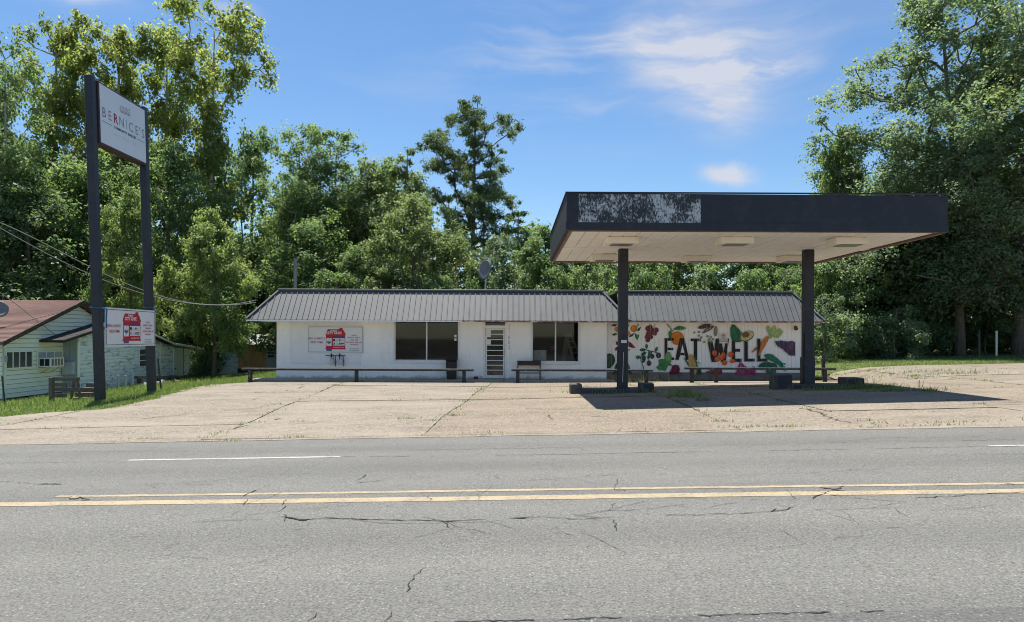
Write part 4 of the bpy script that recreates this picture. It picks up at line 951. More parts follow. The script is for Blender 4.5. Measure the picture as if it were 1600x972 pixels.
# roof dish behind the store
q = W(757, 421, 37.0)
def dish(label, c, r, normal, base_z, mat=M['dish']):
    t = thing('satellite_dish', label, 'satellite dish', (c.x, c.y, base_z)); n = Vector(normal).normalized()
    u = n.cross(Vector((0,0,1))).normalized(); v = u.cross(n); vs = [c - n*r*.22]; fs = []; K = 20
    for j, rr in enumerate((.35, .7, 1.0)):
        for i in range(K): a = 2*math.pi*i/K; vs.append(c - n*r*.22*(1-rr*rr) + (u*math.cos(a)+v*math.sin(a)*1.08)*r*rr)
    for i in range(K): fs.append((0, 1+i, 1+(i+1)%K))
    for j in range(2):
        for i in range(K): fs.append((1+j*K+i, 1+(j+1)*K+i, 1+(j+1)*K+(i+1)%K, 1+j*K+(i+1)%K))
    m = MB().add(vs, fs); o = m.build('reflector', mat, t, smooth=True, fix=False); md = o.modifiers.new('s', 'SOLIDIFY'); md.thickness = .02
    MB().tube([Vector((c.x, c.y, base_z)) + n*-.1*0, c - n*r*.3], .04, 8).build('mast', M['metal'], t)
    m = MB(); m.tube([c - v*r*.98, c + n*r*.85 - v*r*.25], .018, 6); m.tube([c + n*r*.85 - v*r*.25 - n*.05, c + n*r*.85 - v*r*.25 + n*.08], .05, 8); m.build('feed_arm', M['metal'], t)
dish('large grey satellite dish on a mast above the store roof', q, .50, (-.72, -.68, .12), 3.9)

# ------------------------------------------------------------------ fuel canopy
ca = thing('fuel_canopy', 'flat dark fascia petrol canopy on two dark columns with peeling white patch', 'canopy', (6.8, 22.95, G(6.8, 22.95)))
cx0, cx1, cy0, cy1, cz0, cz1 = 1.50, 12.08, 18.95, 27.0, 4.92, 5.93
def fasc(z): return z
dip = lambda x: -.004*(x-cx0)
fa = MB()
fa.prism([(cx0, cy0, cz0+.20), (cx1, cy0, cz0+.20+dip(cx1)), (cx1, cy0, cz1+dip(cx1)), (cx0, cy0, cz1)], (0, .06, 0))
fa.prism([(cx0, cy1-.06, cz0+.0), (cx1, cy1-.06, cz0+dip(cx1)), (cx1, cy1-.06, cz1+dip(cx1)), (cx0, cy1-.06, cz1)], (0, .06, 0))
fa.box((cx0, cy0+.06, cz0+.20), (cx0+.06, cy1-.06, cz1)); fa.box((cx1-.06, cy0+.06, cz0+.20), (cx1, cy1-.06, cz1-.045))
fa = fa.build('fascia', M['navy'], ca)
lf = MB(); lf.prism([(cx0-.02, cy0-.02, cz0), (cx1+.02, cy0-.02, cz0+dip(cx1)), (cx1+.02, cy0-.02, cz0+.197+dip(cx1)), (cx0-.02, cy0-.02, cz0+.197)], (0, .09, 0)); lf.box((cx0-.02, cy0+.072, cz0), (cx0+.07, cy1-.065, cz0+.197)); lf.box((cx1-.07, cy0+.072, cz0-.04), (cx1+.02, cy1-.065, cz0+.157)); lf.build('lower_band', M['navy'], fa)
tr = MB(); tr.box((cx0-.03, cy0-.03, cz1+.002), (cx1+.03, cy0+.06, cz1+.03)); tr.box((cx0-.03, cy0+.062, cz1+.002), (cx0+.05, cy1, cz1+.03)); tr.build('top_trim', M['navy'], fa)
# edge boards below the band
eb = MB(); eb.box((cx0+.08, cy0+.08, cz0-.05), (cx0+.16, cy1-.08, cz0+.02)); eb.box((cx1-.16, cy0+.08, cz0-.08), (cx1-.08, cy1-.08, cz0-.02)); eb.box((cx0+.162, cy0+.072, cz0-.045), (cx1-.162, cy0+.13, cz0-.001)); eb.box((cx0+.162, cy1-.14, cz0-.07), (cx1-.162, cy1-.08, cz0-.001)); eb.build('edge_board', M['edge_brown'], ca)
MB().box((cx0+.062, cy0+.062, cz1-.14), (cx1-.062, cy1-.062, cz1-.10)).build('roof_deck', M['roof_flat'], ca)
so_ = MB().box((cx0+.16, cy0+.14, cz0+.03), (cx1-.16, cy1-.14, cz0+.06)).build('soffit', M['edge_brown'], ca)
npan = 26; pw_ = (cx1-cx0-.36)/npan
for i in range(npan):
    xa = cx0+.18+i*pw_
    for (ya, yb) in ((cy0+.16, 22.72), (23.20, cy1-.16)):
        MB().box((xa+.011, ya, cz0-.012+R.uniform(-.006, .006)), (xa+pw_-.011, yb, cz0+.022)).build('soffit_panel', M['cream'], so_)
MB().box((cx0+.17, 22.74, cz0-.03), (cx1-.17, 23.18, cz0+.027)).build('centre_beam', M['cream'], so_)
for (px, py, pw, ph) in ((970, 376, 38, 16), (1147, 376, 38, 16), (1323, 377, 42, 16), (944, 402, 34, 10), (1088, 404, 36, 10), (1238, 404, 38, 10)):
    zc = cz0 - .1
    a, b = unroll(px, py); Y = (zc-CH)*F/(-b); x = a*Y/F
    hh = .48; ly_ = .36
    m = MB(); m.box((x-hh, Y-ly_, cz0-.23), (x+hh, Y+ly_, cz0-.02)); f_ = m.build('light_fixture', M['cream_fix'], ca, bevel=.02)
    MB().box((x-hh+.16, Y-ly_+.04, cz0-.25), (x+hh-.16, Y+ly_-.2, cz0-.232)).build('lens', M['lens'], f_)
# peeling patch on the fascia
m, t, b, P, o = new_mat('peeling_white_and_black_paint')
n1 = noise(t, P, 13, 9, .8, (1.6, 1, .8)); n2 = noise(t, P, 2.3, 4, .6, (1.2, 1, 1.1))
sm_ = math_node('ADD', math_node('MULTIPLY', n1, .8, t), math_node('MULTIPLY', n2, .45, t), t)
col = cmix(t, mrange(t, sm_, .555, .635), (.48,.51,.53), (.022,.026,.03)); t.links.new(col, b.inputs['Base Color']); b.inputs['Roughness'].default_value = .6
a, b2 = W(904, 348, cy0), W(1095, 300, cy0)
MB().box((a.x, cy0-.012, a.z), (b2.x, cy0-.003, cz1-.03)).build('peeled_panel', m, fa)
for px in (973, 1262):
    x = W(px, 560, 22.95).x; g = G(x, 22.95); r = .155
    c = MB(); c.box((x-r, 22.95-r, g-.05), (x+r, 22.95+r, cz0-.032)); c = c.build('column', M['post_paint'], ca, bevel=.02)
    MB().box((x-r-.05, 22.95-r-.05, g+.06), (x+r+.05, 22.95+r+.05, g+.16)).build('base_plate', M['post_paint'], c)
    MB().tube([(x-r-.03, 22.95-.08, g+.15), (x-r-.03, 22.95-.08, 2.1 if px > 1100 else 1.6)], .025, 6).build('conduit', M['post_paint'], c)
    if px == 973:
        MB().tube([(x-.03, 22.95-r-.03, g+.35), (x-.0, 22.95-r-.03, g+1.35)], .012, 6).build('hose_hook', M['metal'], c)
        z = W(973, 536, 22.8).z; MB().box((x-.08, 22.95-r-.05, z), (x+.1, 22.95-r-.002, z+.10)).build('bracket', M['alu'], c)
    else:
        MB().box((x-r-.025, 22.95-r-.025, g+.15), (x+r+.025, 22.95+r+.025, W(1262, 558, 22.95).z)).build('sleeve', M['post_paint'], c, bevel=.01)
# pump islands
def island(label, px0, px1, blocks_, Y):
    xa, xb = W(px0, 610, Y).x, W(px1, 610, Y).x; g = G(.5*(xa+xb), Y)
    t = thing('pump_island', label, 'pump island', (.5*(xa+xb), Y, g))
    MB().box((xa+.1, Y-.45, g-.12), (xb-.1, Y+.45, g+.13)).build('kerb', M['kerb_dark'], t, bevel=.03)
    for (p0, p1, py, hz) in blocks_:
        a, b = W(p0, 600, Y-.3).x, W(p1, 600, Y-.3).x
        o = MB().box((a, Y-.42, g-.1), (b, Y+.12, g+hz)).build('end_block', M['block_face'], t, bevel=.025)
        MB().box((a+.1, Y-.426, g+.02), (b-.006, Y-.421, g+hz-.03)).build('painted_face', M['navy'], o) if p0 != 891 else None
    return t
island('dark painted pump island with two low blocks at the left canopy column', 893, 1022, ((891, 909, 0, .30), (1000, 1021, 0, .34)), 22.95)
island('dark painted pump island with two low blocks at the right canopy column', 1210, 1350, ((1209, 1236, 0, .46), (1318, 1348, 0, .36)), 22.95)

# ------------------------------------------------------------------ pylon sign
b1 = GP(157, 626); XS = b1.x; Y1 = b1.y; Y2 = Y1*1.142
ps = thing('pylon_sign', 'tall leaning roadside sign on two dark square posts with white lettered cabinet', 'sign', (XS, Y1, b1.z))
LEAN = Matrix.Translation((XS, Y1, b1.z)) @ Matrix.Rotation(math.radians(-2.1), 4, 'Y') @ Matrix.Translation((-XS, -Y1, -b1.z))
def leanb(m, *a, **k): m.v = [tuple(LEAN @ Vector(p)) for p in m.v]; return m.build(*a, **k)
def sz(px, py, Y): return W(px, py, Y).z
hp = .13
ztop1 = sz(141, 118, Y1)
leanb(MB().box((XS-hp, Y1-.02-hp, b1.z-.3), (XS+hp, Y1-.02+hp, ztop1)), 'post', M['post_paint'], ps, bevel=.015)
b2_ = G(XS, Y2)
leanb(MB().box((XS-hp, Y2-hp, b2_-.3), (XS+hp, Y2+hp, sz(227, 167, Y2))), 'post', M['post_paint'], ps, bevel=.015)
ca_, cb_ = Y1+.14, Y2-.14
za, zb = sz(157, 224, Y1+.14), sz(152, 125, Y1+.14)
th = .17
cab = MB(); cab.box((XS-th, ca_, za), (XS+th, cb_, zb)); cab = leanb(cab, 'cabinet', M['sign_edge'], ps, bevel=.01)
xf = XS+th
leanb(MB().box((xf+.001, ca_+.07, za+.07), (xf+.012, cb_-.07, zb-.07)), 'sign_face', M['sign_face'], cab)
Wd, Hd = cb_-ca_-.14, zb-za-.14
def face(u, v, k=1): return LEAN @ Vector((xf+.012+.002*k, ca_+.07+u*Wd, za+.07+v*Hd))
Uy = (face(1, 0)-face(0, 0)).normalized(); Vz = (face(0, 1)-face(0, 0)).normalized()
letter_c = dict(B=(.20,.17,.19), E=(.36,.20,.24), R=(.30,.015,.04), N=(.24,.23,.15), I=(.28,.36,.46), C=(.24,.19,.25), F=(.32,.15,.23), S=(.20,.22,.24)); letter_c["'"] = (.1,.1,.12)
us = [.075, .195, .315, .445, .555, .655, .79, .865, .945]
for u, ch in zip(us, "BERNICE'S"):
    mt = M.get('sl'+ch+str(u > .7)) or pm('sign_letter_paint', letter_c['F' if (ch == 'E' and u > .7) else ch], .5, .05); M['sl'+ch+str(u > .7)] = mt
    text_mb(ch, Hd*.235, face(u, .455), Uy*.92, Vz, .012 if ch == 'R' else .002).build('sign_letter', mt, cab, fix=False)
text_mb('COMMUNITY MARKET', Hd*.062, face(.52, .355), Uy*.95, Vz, .006, spacing=1.25).build('lettering', M['black'], cab, fix=False)
text_mb('Grocer  \u00b7  Produce  \u00b7  Deli', Hd*.065, face(.52, .235), Uy, Vz, -.003).build('lettering', pm('pale_grey_print', (.34,.36,.38), .5, .05), cab, fix=False)
for a, b in ((.03, .24), (.80, .97)): flat('rule_line', [face(a, .372), face(b, .372), face(b, .380), face(a, .380)], M['black'], cab)
m = MB()
for i in range(7):
    u = .42 + i*.033; m.add([face(u, .765+.004*i), face(u+.020, .80+.004*i), face(u+.030, .84+.004*i), face(u+.008, .81+.004*i)], [(0,1,2,3)]); m.add([face(u, .755+.004*i), face(u+.028, .73+.004*i), face(u+.036, .69+.004*i), face(u+.008, .715+.004*i)], [(0,1,2,3)])
m.add([face(.39, .756), face(.65, .785), face(.65, .792), face(.39, .763)], [(0,1,2,3)]); m.build('wheat_emblem', pm('sage_print', (.24,.23,.16), .5, .05), cab, fix=False)
# banner tied between the posts
pa, pb = sz(165, 541.5, Y1), sz(165, 480.5, Y1)
bb = thing('hanging_banner', 'white thrift shop banner tied with blue rope between the tall sign posts', 'banner', (XS+.2, Y1, pa))
xb_ = XS - .035*((pa+pb)*.5-b1.z) + hp + .05
ya_, yb_ = PX(165, 510, xb_).y, PX(242, 510, xb_).y
Uv = Vector((0, yb_-ya_, -.0)).normalized()
m = MB(); K = 10; vs = []
MB().prism([(xb_, ya_, pa), (xb_, yb_, pa), (xb_, yb_, pb), (xb_, ya_, pb)], (-.03, 0, 0)).build('sheet', M['sign_face'], bb)
wt = MB()
for (a, b) in (((ya_-.01, pa-.015), (yb_+.01, pa+.025)), ((ya_-.01, pb-.025), (yb_+.01, pb+.015)), ((ya_-.01, pa+.026), (ya_+.03, pb-.026)), ((yb_-.03, pa+.026), (yb_+.01, pb-.026))): wt.box((xb_-.032, a[0], a[1]), (xb_+.004, b[0], b[1]))
wt.build('hem', M['alu'], bb)
banner_art(bb, (xb_+.003, ya_, pa), (0,1,0), (0,0,1), (1,0,0), yb_-ya_, pb-pa)
for j in range(6): z = pa + (pb-pa)*(.1+.16*j); MB().box((xb_+.004, ya_+.0, z-.012), (xb_+.010, ya_+.024, z+.012)).build('eyelet', M['grey_txt'], bb)
r_ = hp+.03; zr = pb-.10
def tie(yc, z, yend, nm='tie_rope'):
    xc = XS - .0367*(z-b1.z); m = MB(); s = r_
    m.tube([(xc+s, yc-s, z), (xc-s, yc-s, z+.02), (xc-s, yc+s, z+.02), (xc+s, yc+s, z), (xc+s, yc-s, z)], .022, 6); m.tube([(xc+s, yc-s*.2, z), (xb_+.02, yend, pb-.03)], .02, 6)
    if yend < Y1+.6: m.tube([(xb_+.03, yend, pb-.03), (xb_+.03, yend-.03, pb-.35), (xb_+.03, yend-.02, pb-.70)], .02, 6)
    m.build(nm, M['blue_rope'], bb)
tie(Y1-.02, pb-.02, ya_+.02); tie(Y2, pb+.12, yb_)

# ------------------------------------------------------------------ cottage and annex on the left
XC = -21.5
ct = thing('cottage', 'mint clapboard cottage with red brown shingle roof and window air conditioner', 'house', (XC, 29, G(XC, 29)))
yA = PX(4, 560, XC).y; pk = PX(118, 476, XC); yP = pk.y; zP = pk.z; zE = PX(4, 534, XC).z; zB = PX(40, 618.5, XC).z; yD = 2*yP - yA
slope = (zP-zE)/(yP-yA)
def rake(y): return zP - slope*abs(y-yP)
cw = MB().prism([(XC, yA, zB), (XC, yD, zB), (XC, yD, rake(yD)), (XC, yP, zP-.02), (XC, yA, zE)], (-.15, 0, 0)).build('gable_wall', M['rake'], ct)  # dark backing, seen through the siding gaps, draws the laps' shadow lines in colour
z = zB; exp = .195
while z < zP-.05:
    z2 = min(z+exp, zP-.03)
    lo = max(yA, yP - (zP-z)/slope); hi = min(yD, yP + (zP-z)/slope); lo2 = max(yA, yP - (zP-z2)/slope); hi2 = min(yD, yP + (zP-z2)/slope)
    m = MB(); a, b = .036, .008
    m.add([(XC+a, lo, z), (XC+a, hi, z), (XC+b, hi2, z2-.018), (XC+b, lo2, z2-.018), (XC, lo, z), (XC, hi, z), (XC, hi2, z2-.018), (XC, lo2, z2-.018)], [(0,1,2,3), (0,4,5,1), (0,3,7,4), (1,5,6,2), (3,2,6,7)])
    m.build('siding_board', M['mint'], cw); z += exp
MB().box((XC+.037, yA-.03, zB-.02), (XC+.06, yA+.13, zE-.02)).build('corner_board', M['mint'], cw)
sdw = MB().box((XC-16, yA, zB), (XC-.16, yD, zE)).build('side_wall', M['mint'], ct)
z = zB
while z < zE-.12:
    MB().add([(XC-16, yA-.036, z), (XC+.03, yA-.036, z), (XC+.03, yA-.008, z+.177), (XC-16, yA-.008, z+.177), (XC-16, yA, z), (XC+.03, yA, z)], [(0,1,2,3), (0,4,5,1)]).build('siding_board', M['mint'], sdw); z += .195
for y in lin(yA+.15, yD-.2, 4):
    MB().box((XC-.5, y-.2, G(XC, y)-.2), (XC-.1, y+.2, zB-.002)).build('foundation_pier', M['gas_grey'], ct)
MB().box((XC-1.5, yA+.4, G(XC, 30)-.3), (XC-1.4, yD, zB)).build('crawl_space_shade', M['black'], ct)  # black sheet standing in for the shade beneath the floor
ov = .38; th_ = .14
rf = MB()
zl = zE - slope*.5
rf.prism([(XC+ov, yA-.5, zl+.06), (XC+ov, yP, zP+.06), (XC+ov, yP, zP+.06+th_), (XC+ov, yA-.5, zl+.06+th_)], (-17, 0, 0))
rf.prism([(XC+ov, yD+.4, rake(yD+.4)+.06), (XC+ov, yP+.002, zP+.058), (XC+ov, yP+.002, zP+.06+th_-.002), (XC+ov, yD+.4, rake(yD+.4)+.06+th_)], (-17, 0, 0))
rf = rf.build('roof', M['shingle'], ct)
for s in (-1, 1):
    e_ = (yA-.52) if s < 0 else (yD+.42); rk = MB(); n_ = 16
    for i in range(n_):
        ya2, yb2 = e_+(yP-e_)*i/n_, e_+(yP-e_)*(i+1)/n_; d_ = R.uniform(-.012, .012)
        rk.prism([(XC+ov+.003, ya2, rake(ya2)+.02+d_), (XC+ov+.003, yb2, rake(yb2)+.02+d_), (XC+ov+.003, yb2, rake(yb2)+.215), (XC+ov+.003, ya2, rake(ya2)+.215)], (.04, 0, 0))
    rk.build('rake_board', M['rake'], rf)
cs = MB()
for k in range(1, 36):
    t_ = k/36; yy = (yA-.5)+(yP-yA+.5)*t_; zz = rake(yy)+.06+th_
    cs.box((XC-16.5, yy-.006, zz-.01), (XC+ov-.01, yy+.012, zz+.014))
cs.build('shingle_course', M['shingle'], rf, kind='stuff')
def xwin(root, X, px0, px1, py0, py1, nv, nh, frame, gl, name='window', t=.05):
    a = PX(px0, py1, X); b = PX(px1, py0, X); y0, y1 = a.y, b.y; z0 = PX(.5*(px0+px1), py1, X).z; z1 = PX(.5*(px0+px1), py0, X).z
    f = MB(); f.box((X, y0-t, z0-t), (X+.05, y0, z1+t)); f.box((X, y1, z0-t), (X+.05, y1+t, z1+t)); f.box((X, y0, z0-t), (X+.05, y1, z0)); f.box((X, y0, z1), (X+.05, y1, z1+t)); f = f.build(name, frame, root)
    MB().box((X+.005, y0, z0), (X+.015, y1, z1)).build('pane', gl, f)
    for i in range(1, nv): y = y0+(y1-y0)*i/nv; MB().box((X+.016, y-.018, z0), (X+.042, y+.018, z1)).build('muntin', frame, f)
    for i in range(1, nh): z = z0+(z1-z0)*i/nh; MB().box((X+.016, y0, z-.018), (X+.040, y1, z+.018)).build('muntin', frame, f)
    return f, y0, y1, z0, z1
dkg = pm('grey_house_pane', (.085,.095,.092), .08, .3, 1.5, spec=.6)
f, *_ = xwin(ct, XC+.04, 8.5, 49, 550, 574, 4, 1, M['mint'], dkg)
f, y0, y1, z0, z1 = xwin(ct, XC+.04, 58, 96, 550, 574, 3, 1, M['mint'], M['grey_board'])
a = PX(59, 573, XC+.05).y; b = a+.95
za2, zb2 = PX(70, 574, XC+.4).z, PX(70, 559, XC+.4).z
ac = MB().box((XC+.06, a, za2), (XC+.62, b, zb2)).build('air_conditioner', M['alu'], ct, bevel=.015)
for i in range(2): MB().box((XC+.13+i*.24, a-.006, za2+.06), (XC+.33+i*.24, a-.001, zb2-.06)).build('side_vent', M['dark_bin'], ac)
for i in range(4): MB().box((XC+.621, a+.07+i*.21, za2+.06), (XC+.627, a+.22+i*.21, zb2-.06)).build('coil_vent', M['lens'], ac)
for s in (.15, .8): MB().bar((XC+.05, a+s, za2-.28), (XC+.5, a+s, za2-.01), .03, .03).build('bracket', M['metal'], ac)
# electric service on the cottage corner
ye = PX(100, 560, XC).y
m = MB(); m.tube([(XC+.12, ye+.05, G(XC, ye)), (XC+.12, ye+.05, PX(101, 533, XC).z)], .04, 6); m.tube([(XC+.1, ye-.1, PX(101, 577, XC).z), (XC+.22, ye-.1, PX(101, 577, XC).z)], .12, 10); m.build('electric_service', M['metal'], ct)
q = PX(5, 560, XC+.1); m = MB(); m.tube([(q.x, q.y-.02, zB), (q.x, q.y, zE)], .03, 6); m.box((q.x-.02, q.y-.1, q.z-.15), (q.x+.1, q.y+.1, q.z+.1)); m.build('service_conduit', M['metal'], ct)
# annex
XN = PX(123, 580, -20.8).x
an = thing('peeling_annex', 'low wooden annex with peeling mint paint behind the tall sign', 'shed', (XN, 33, G(XN, 33)))
yN0 = 32.75; yN1 = PX(305, 570, XN).y; zN = -1.05
prof = [(31.0, 1.57), (36.0, 2.62), (41.3, 1.34), (45.3, .98)]
pz = lambda y: float(np.interp(y, [p[0] for p in prof], [p[1] for p in prof]))
brk = [yN0, 36.0, 41.3, yN1]
poly = [(XN, yN0, zN)] + [(XN, yN1, zN)] + [(XN, y, pz(y)-.05) for y in brk[::-1]]
aw = MB().prism(poly, (-.12, 0, 0)).build('wall', M['grey_board'], an)
z = zN; 
while z < 2.5:
    z2 = z+.19
    ys_ = [y for y in lin(yN0, yN1, 60) if pz(y)-.06 > z2]
    if len(ys_) > 1:
        a, b = ys_[0], ys_[-1]; d1 = R.uniform(.018, .03)
        MB().add([(XN+d1, a, z), (XN+d1, b, z), (XN+.006, b, z2-.014), (XN+.006, a, z2-.014), (XN, a, z), (XN, b, z), (XN, b, z2-.014), (XN, a, z2-.014)], [(0,1,2,3), (0,4,5,1), (0,3,7,4), (1,5,6,2), (3,2,6,7)]).build('siding_board', M['peel'], aw)
    z = z2
MB().box((XN-.9, yN0-.08, zN), (XN-.002, yN0, 1.75)).build('front_boarding', M['grey_board'], an)
for k in range(5): MB().box((XN-.86+k*.17, yN0-.10, zN), (XN-.86+k*.17+.155, yN0-.082, 1.45)).build('vertical_board', M['grey_board'], an)
MB().box((XN-.62, yN0-.26, .02), (XN-.1, yN0-.105, .62)).build('panel_box', M['gas_grey'], an)
MB().box((XN-5, yN0+.02, zN), (XN-.13, yN1, .9)).build('rear_wall', M['peel'], an)
MB().box((XN+.002, yN0-.09, zN), (XN+.045, yN0+.06, 1.6)).build('corner_board', M['mint'], an); MB().box((XN+.002, yN1-.12, zN), (XN+.05, yN1+.02, pz(yN1)-.07)).build('corner_board', M['mint'], an)
for (a, b), mt in zip(((0, 1), (1, 2), (2, 3)), ('tar', 'tar', 'gas_grey')):
    (ya3, z3), (yb3, z4) = prof[a], prof[b]
    MB().prism([(XN+.42, ya3, z3), (XN+.42, yb3-.003, z4), (XN+.42, yb3-.003, z4+.10), (XN+.42, ya3, z3+.10)], (-6, 0, 0)).build('roof', M[mt], an)
    MB().prism([(XN+.44, ya3, z3-.03), (XN+.44, yb3-.003, z4-.03), (XN+.44, yb3-.003, z4+.08), (XN+.44, ya3, z3+.08)], (-.018, 0, 0)).build('fascia_board', M['tar'] if a == 0 else M['white_trim'], an)
f, *_ = xwin(an, XN+.03, 217, 229, 546, 572, 1, 3, M['white_trim'], dkg)
y0, y1 = PX(270, 560, XN).y, PX(284.5, 560, XN).y
dd = MB().box((XN+.03, y0, PX(277, 586, XN).z), (XN+.065, y1, PX(277, 544, XN).z)).build('door', M['mint_door'], an)
for yv in (y0-.06, y1+.005): MB().box((XN+.03, yv, PX(277, 586, XN).z), (XN+.07, yv+.055, PX(277, 543, XN).z)).build('door_jamb', M['grey_txt'] if yv > y1 else M['mint'], dd)
MB().tube([(XN+.066, y0+.15, PX(273, 576, XN).z), (XN+.12, y0+.15, PX(273, 576, XN).z)], .04, 8).build('knob', M['dark_bin'], dd)
y = PX(249, 560, XN).y; MB().box((XN+.03, y-.05, zN), (XN+.06, y+.05, pz(y)-.1)).build('batten', M['mint'], an)
# plywood shed behind
YS = 52.0
sh = thing('plywood_shed', 'orange plywood shed with corrugated white roof beside the store', 'shed', (W(400, 560, YS).x, YS, -.9))
L0, L1, L2 = W(330, 560, YS).x, W(372, 560, YS).x, W(470, 560, YS).x
MB().box((L1, YS, -1.3), (L2, YS+3.5, 1.2)).build('plywood_wall', M['plywood'], sh)
for k in range(3): MB().box((L1+.01+k*1.22, YS-.022, -1.1), (L1+1.215+k*1.22, YS-.003, 1.15)).build('plywood_sheet', M['plywood'], sh) if k < 2 else None
a, b = W(416, 575, YS-.05), W(431, 541, YS-.05)
d2 = MB().box((a.x, YS-.07, -.62), (b.x+.05, YS-.025, b.z)).build('door', M['gas_grey'], sh); MB().box((a.x+.12, YS-.078, b.z-.85), (b.x-.1, YS-.072, b.z-.15)).build('pane', dkg, d2)
for vv in (.33, .66): MB().box((a.x+.12, YS-.086, b.z-.85+.7*vv-.02), (b.x-.1, YS-.080, b.z-.85+.7*vv+.02)).build('muntin', M['alu'], d2)
MB().box((L0, YS+.05, -1.3), (L1-.005, YS+3.5, 1.1)).build('mint_wall', M['peel'], sh)
MB().box((W(285, 560, YS).x, YS+.4, -1.3), (L0-.005, YS+3.5, 1.0)).build('grey_wall', M['grey_board'], sh)
MB().box((L1, YS-.1, -1.35), (L2, YS-.01, -.62)).build('dark_skirt', M['navy'], sh)
rr = MB(); xa, xb2 = W(282, 540, YS).x, W(474, 540, YS).x; n_ = int((xb2-xa)/.038); vs = []
for i in range(n_+1):
    x = xa+(xb2-xa)*i/n_; dz_ = .022*math.sin(i*math.pi/2.0)
    vs += [(x, YS-.5, 1.22+dz_), (x, YS+4, 1.98+dz_)]
rr.add(vs, [(2*i, 2*i+2, 2*i+3, 2*i+1) for i in range(n_)]).build('corrugated_roof', M['corr'], sh, fix=False)
# small things in the left yard
def stoop(label):
    a = GP(80, 629); t = thing('wooden_stoop', label, 'steps', tuple(a)); x, y, g = a.x, a.y, a.z
    s = y/F
    def pp(px, py, dy=0): return W(px, py, y+dy)
    for px in (80.5, ): MB().box((pp(px, 600).x-.07, y-.06, g-.2), (pp(px, 600).x+.07, y+.06, pp(px, 590).z)).build('post', M['wood_old'], t)
    xe = pp(126, 600).x
    for py, e0, e1 in ((592, 82, 124), (601, 82, 104), (608, 82, 131), (618, 82, 104)):
        z = pp(100, py).z; MB().box((pp(e0, py).x+.02, y-.03, z-.07), (pp(e1, py).x, y+.02, z+.06)).build('board', M['wood_old'], t)
    for i in range(4):
        z0_ = g + .16*i; MB().box((pp(101, 600).x+.03*i, y+.25+.28*i, z0_), (pp(129-2*i, 600).x, y+.56+.28*i, z0_+.15)).build('step', M['wood_old'], t)
    MB().bar((pp(108, 620).x, y+.12, g+.1), (pp(114, 592).x, y+.06, pp(110, 592).z), .10, .04).build('brace', M['wood_old'], t)
    MB().bar((pp(122, 624).x, y+.12, g+.1), (pp(119, 592).x, y+.06, pp(119, 592).z), .09, .04).build('brace', M['wood_old'], t)
stoop('weathered grey wooden stoop with loose rail boards by the cottage')
a, b = GP(213, 612), GP(301, 599)
lb = thing('low_plank_bench', 'low weathered plank on short legs in front of the annex', 'bench', tuple(a))
a, b = Vector((XN+.8, PX(212, 595, XN+.8).y, 0)), Vector((XN+.8, PX(297, 590, XN+.8).y, 0)); za_, zb_ = PX(212, 590, XN+.8).z, PX(297, 588, XN+.8).z
MB().bar((a.x, a.y, za_), (b.x, b.y, zb_), .32, .16).build('plank', M['wood_old'], lb)
for t_ in (.06, .4, .58, .76, .96): q = a.lerp(b, t_); MB().box((q.x-.1, q.y-.10, G(q.x, q.y)-.1), (q.x+.1, q.y+.10, za_+(zb_-za_)*t_-.082)).build('leg', M['wood_old'], lb)
for i, (px, py, h, lab) in enumerate(((184.5, 612, .75, 'first short blue grey stake from the left near the annex'), (196, 610, .7, 'middle short blue grey stake near the annex'), (207, 608, .85, 'tallest short blue grey stake near the annex'))):
    q = PX(px, py, XN+1.0); g = G(q.x, q.y); tag(MB().box((q.x-.03, q.y-.08, g-.1), (q.x+.03, q.y+.08, g+h)).build('garden_stake', M['grey_board']), lab, 'stake', 'short stakes in front of the annex')
q = GP(252, 609); tp = W(246.5, 560, q.y); tag(MB().tube([(q.x, q.y, q.z-.1), tp], .035, 6).build('metal_stake', M['rake']), 'thin dark leaning metal stake in the grass right of the tall sign', 'stake')
q = GP(8, 634); tp = W(3, 588, q.y); tag(MB().tube([(q.x, q.y, q.z-.1), tp], .03, 6).build('metal_pipe', M['rake']), 'thin rusty pipe leaning at the cottage corner', 'pipe')
rb = MB()
for _ in range(60):
    y = R.uniform(36.5, 40); x = XN+.5+abs(R.gauss(0, .45)); s = R.uniform(.05, .16); g = G(x, y); Mx = Matrix.Translation((x, y, g+s*.5)) @ Matrix.Rotation(R.uniform(0, 3), 4, (R.random(), R.random(), 1)); rb.box((-s, -s*.7, -s*.5), (s, s*.7, s*.5), R.randint(0, 1), Mx)
tag(rb.build('rubble', [M['wood_old'], M['gas_grey']]), kind='stuff')
dish('grey satellite dish on the cottage roof at the left edge', W(-2, 483, 30.0), .36, (.55, -.75, .35), 2.0)
# power lines and pole
def wire(label, pts, r=.018, seg=24):
    P_ = [Vector(p) for p in pts]; path = []
    for a, b, sag in zip(P_[:-1], P_[1:], [1.0]*(len(P_)-1)):
        for i in range(seg): t_ = i/seg; path.append(a.lerp(b, t_) - Vector((0, 0, sag*4*t_*(1-t_)*.55)))
    path.append(P_[-1]); m = MB().tube(path, r, 5); tag(m.build('power_line', M['wire']), label, 'cable', 'cables above the left yard')
def wire_px(label, pts, r):
    P_ = [W(px, py, Y) for px, py, Y in pts]
    xs_ = np.array([p[0] for p in pts], float); path = []
    cf = [np.polyfit(xs_, np.array([getattr(p, c) for p in P_]), min(3, len(pts)-1)) for c in 'xyz']
    for t_ in np.linspace(xs_[0], xs_[-1], 50): path.append(tuple(float(np.polyval(c, t_)) for c in cf))
    tag(MB().tube(path, r, 5).build('power_line', M['wire']), label, 'cable', 'cables above the left yard')
wire_px('upper pale cable sagging past the tall sign to the shed', [(-60,330,30), (10,348,31), (140,420,33.5), (245,461,35.5), (330,474,36.8), (400,470,38)], .020)
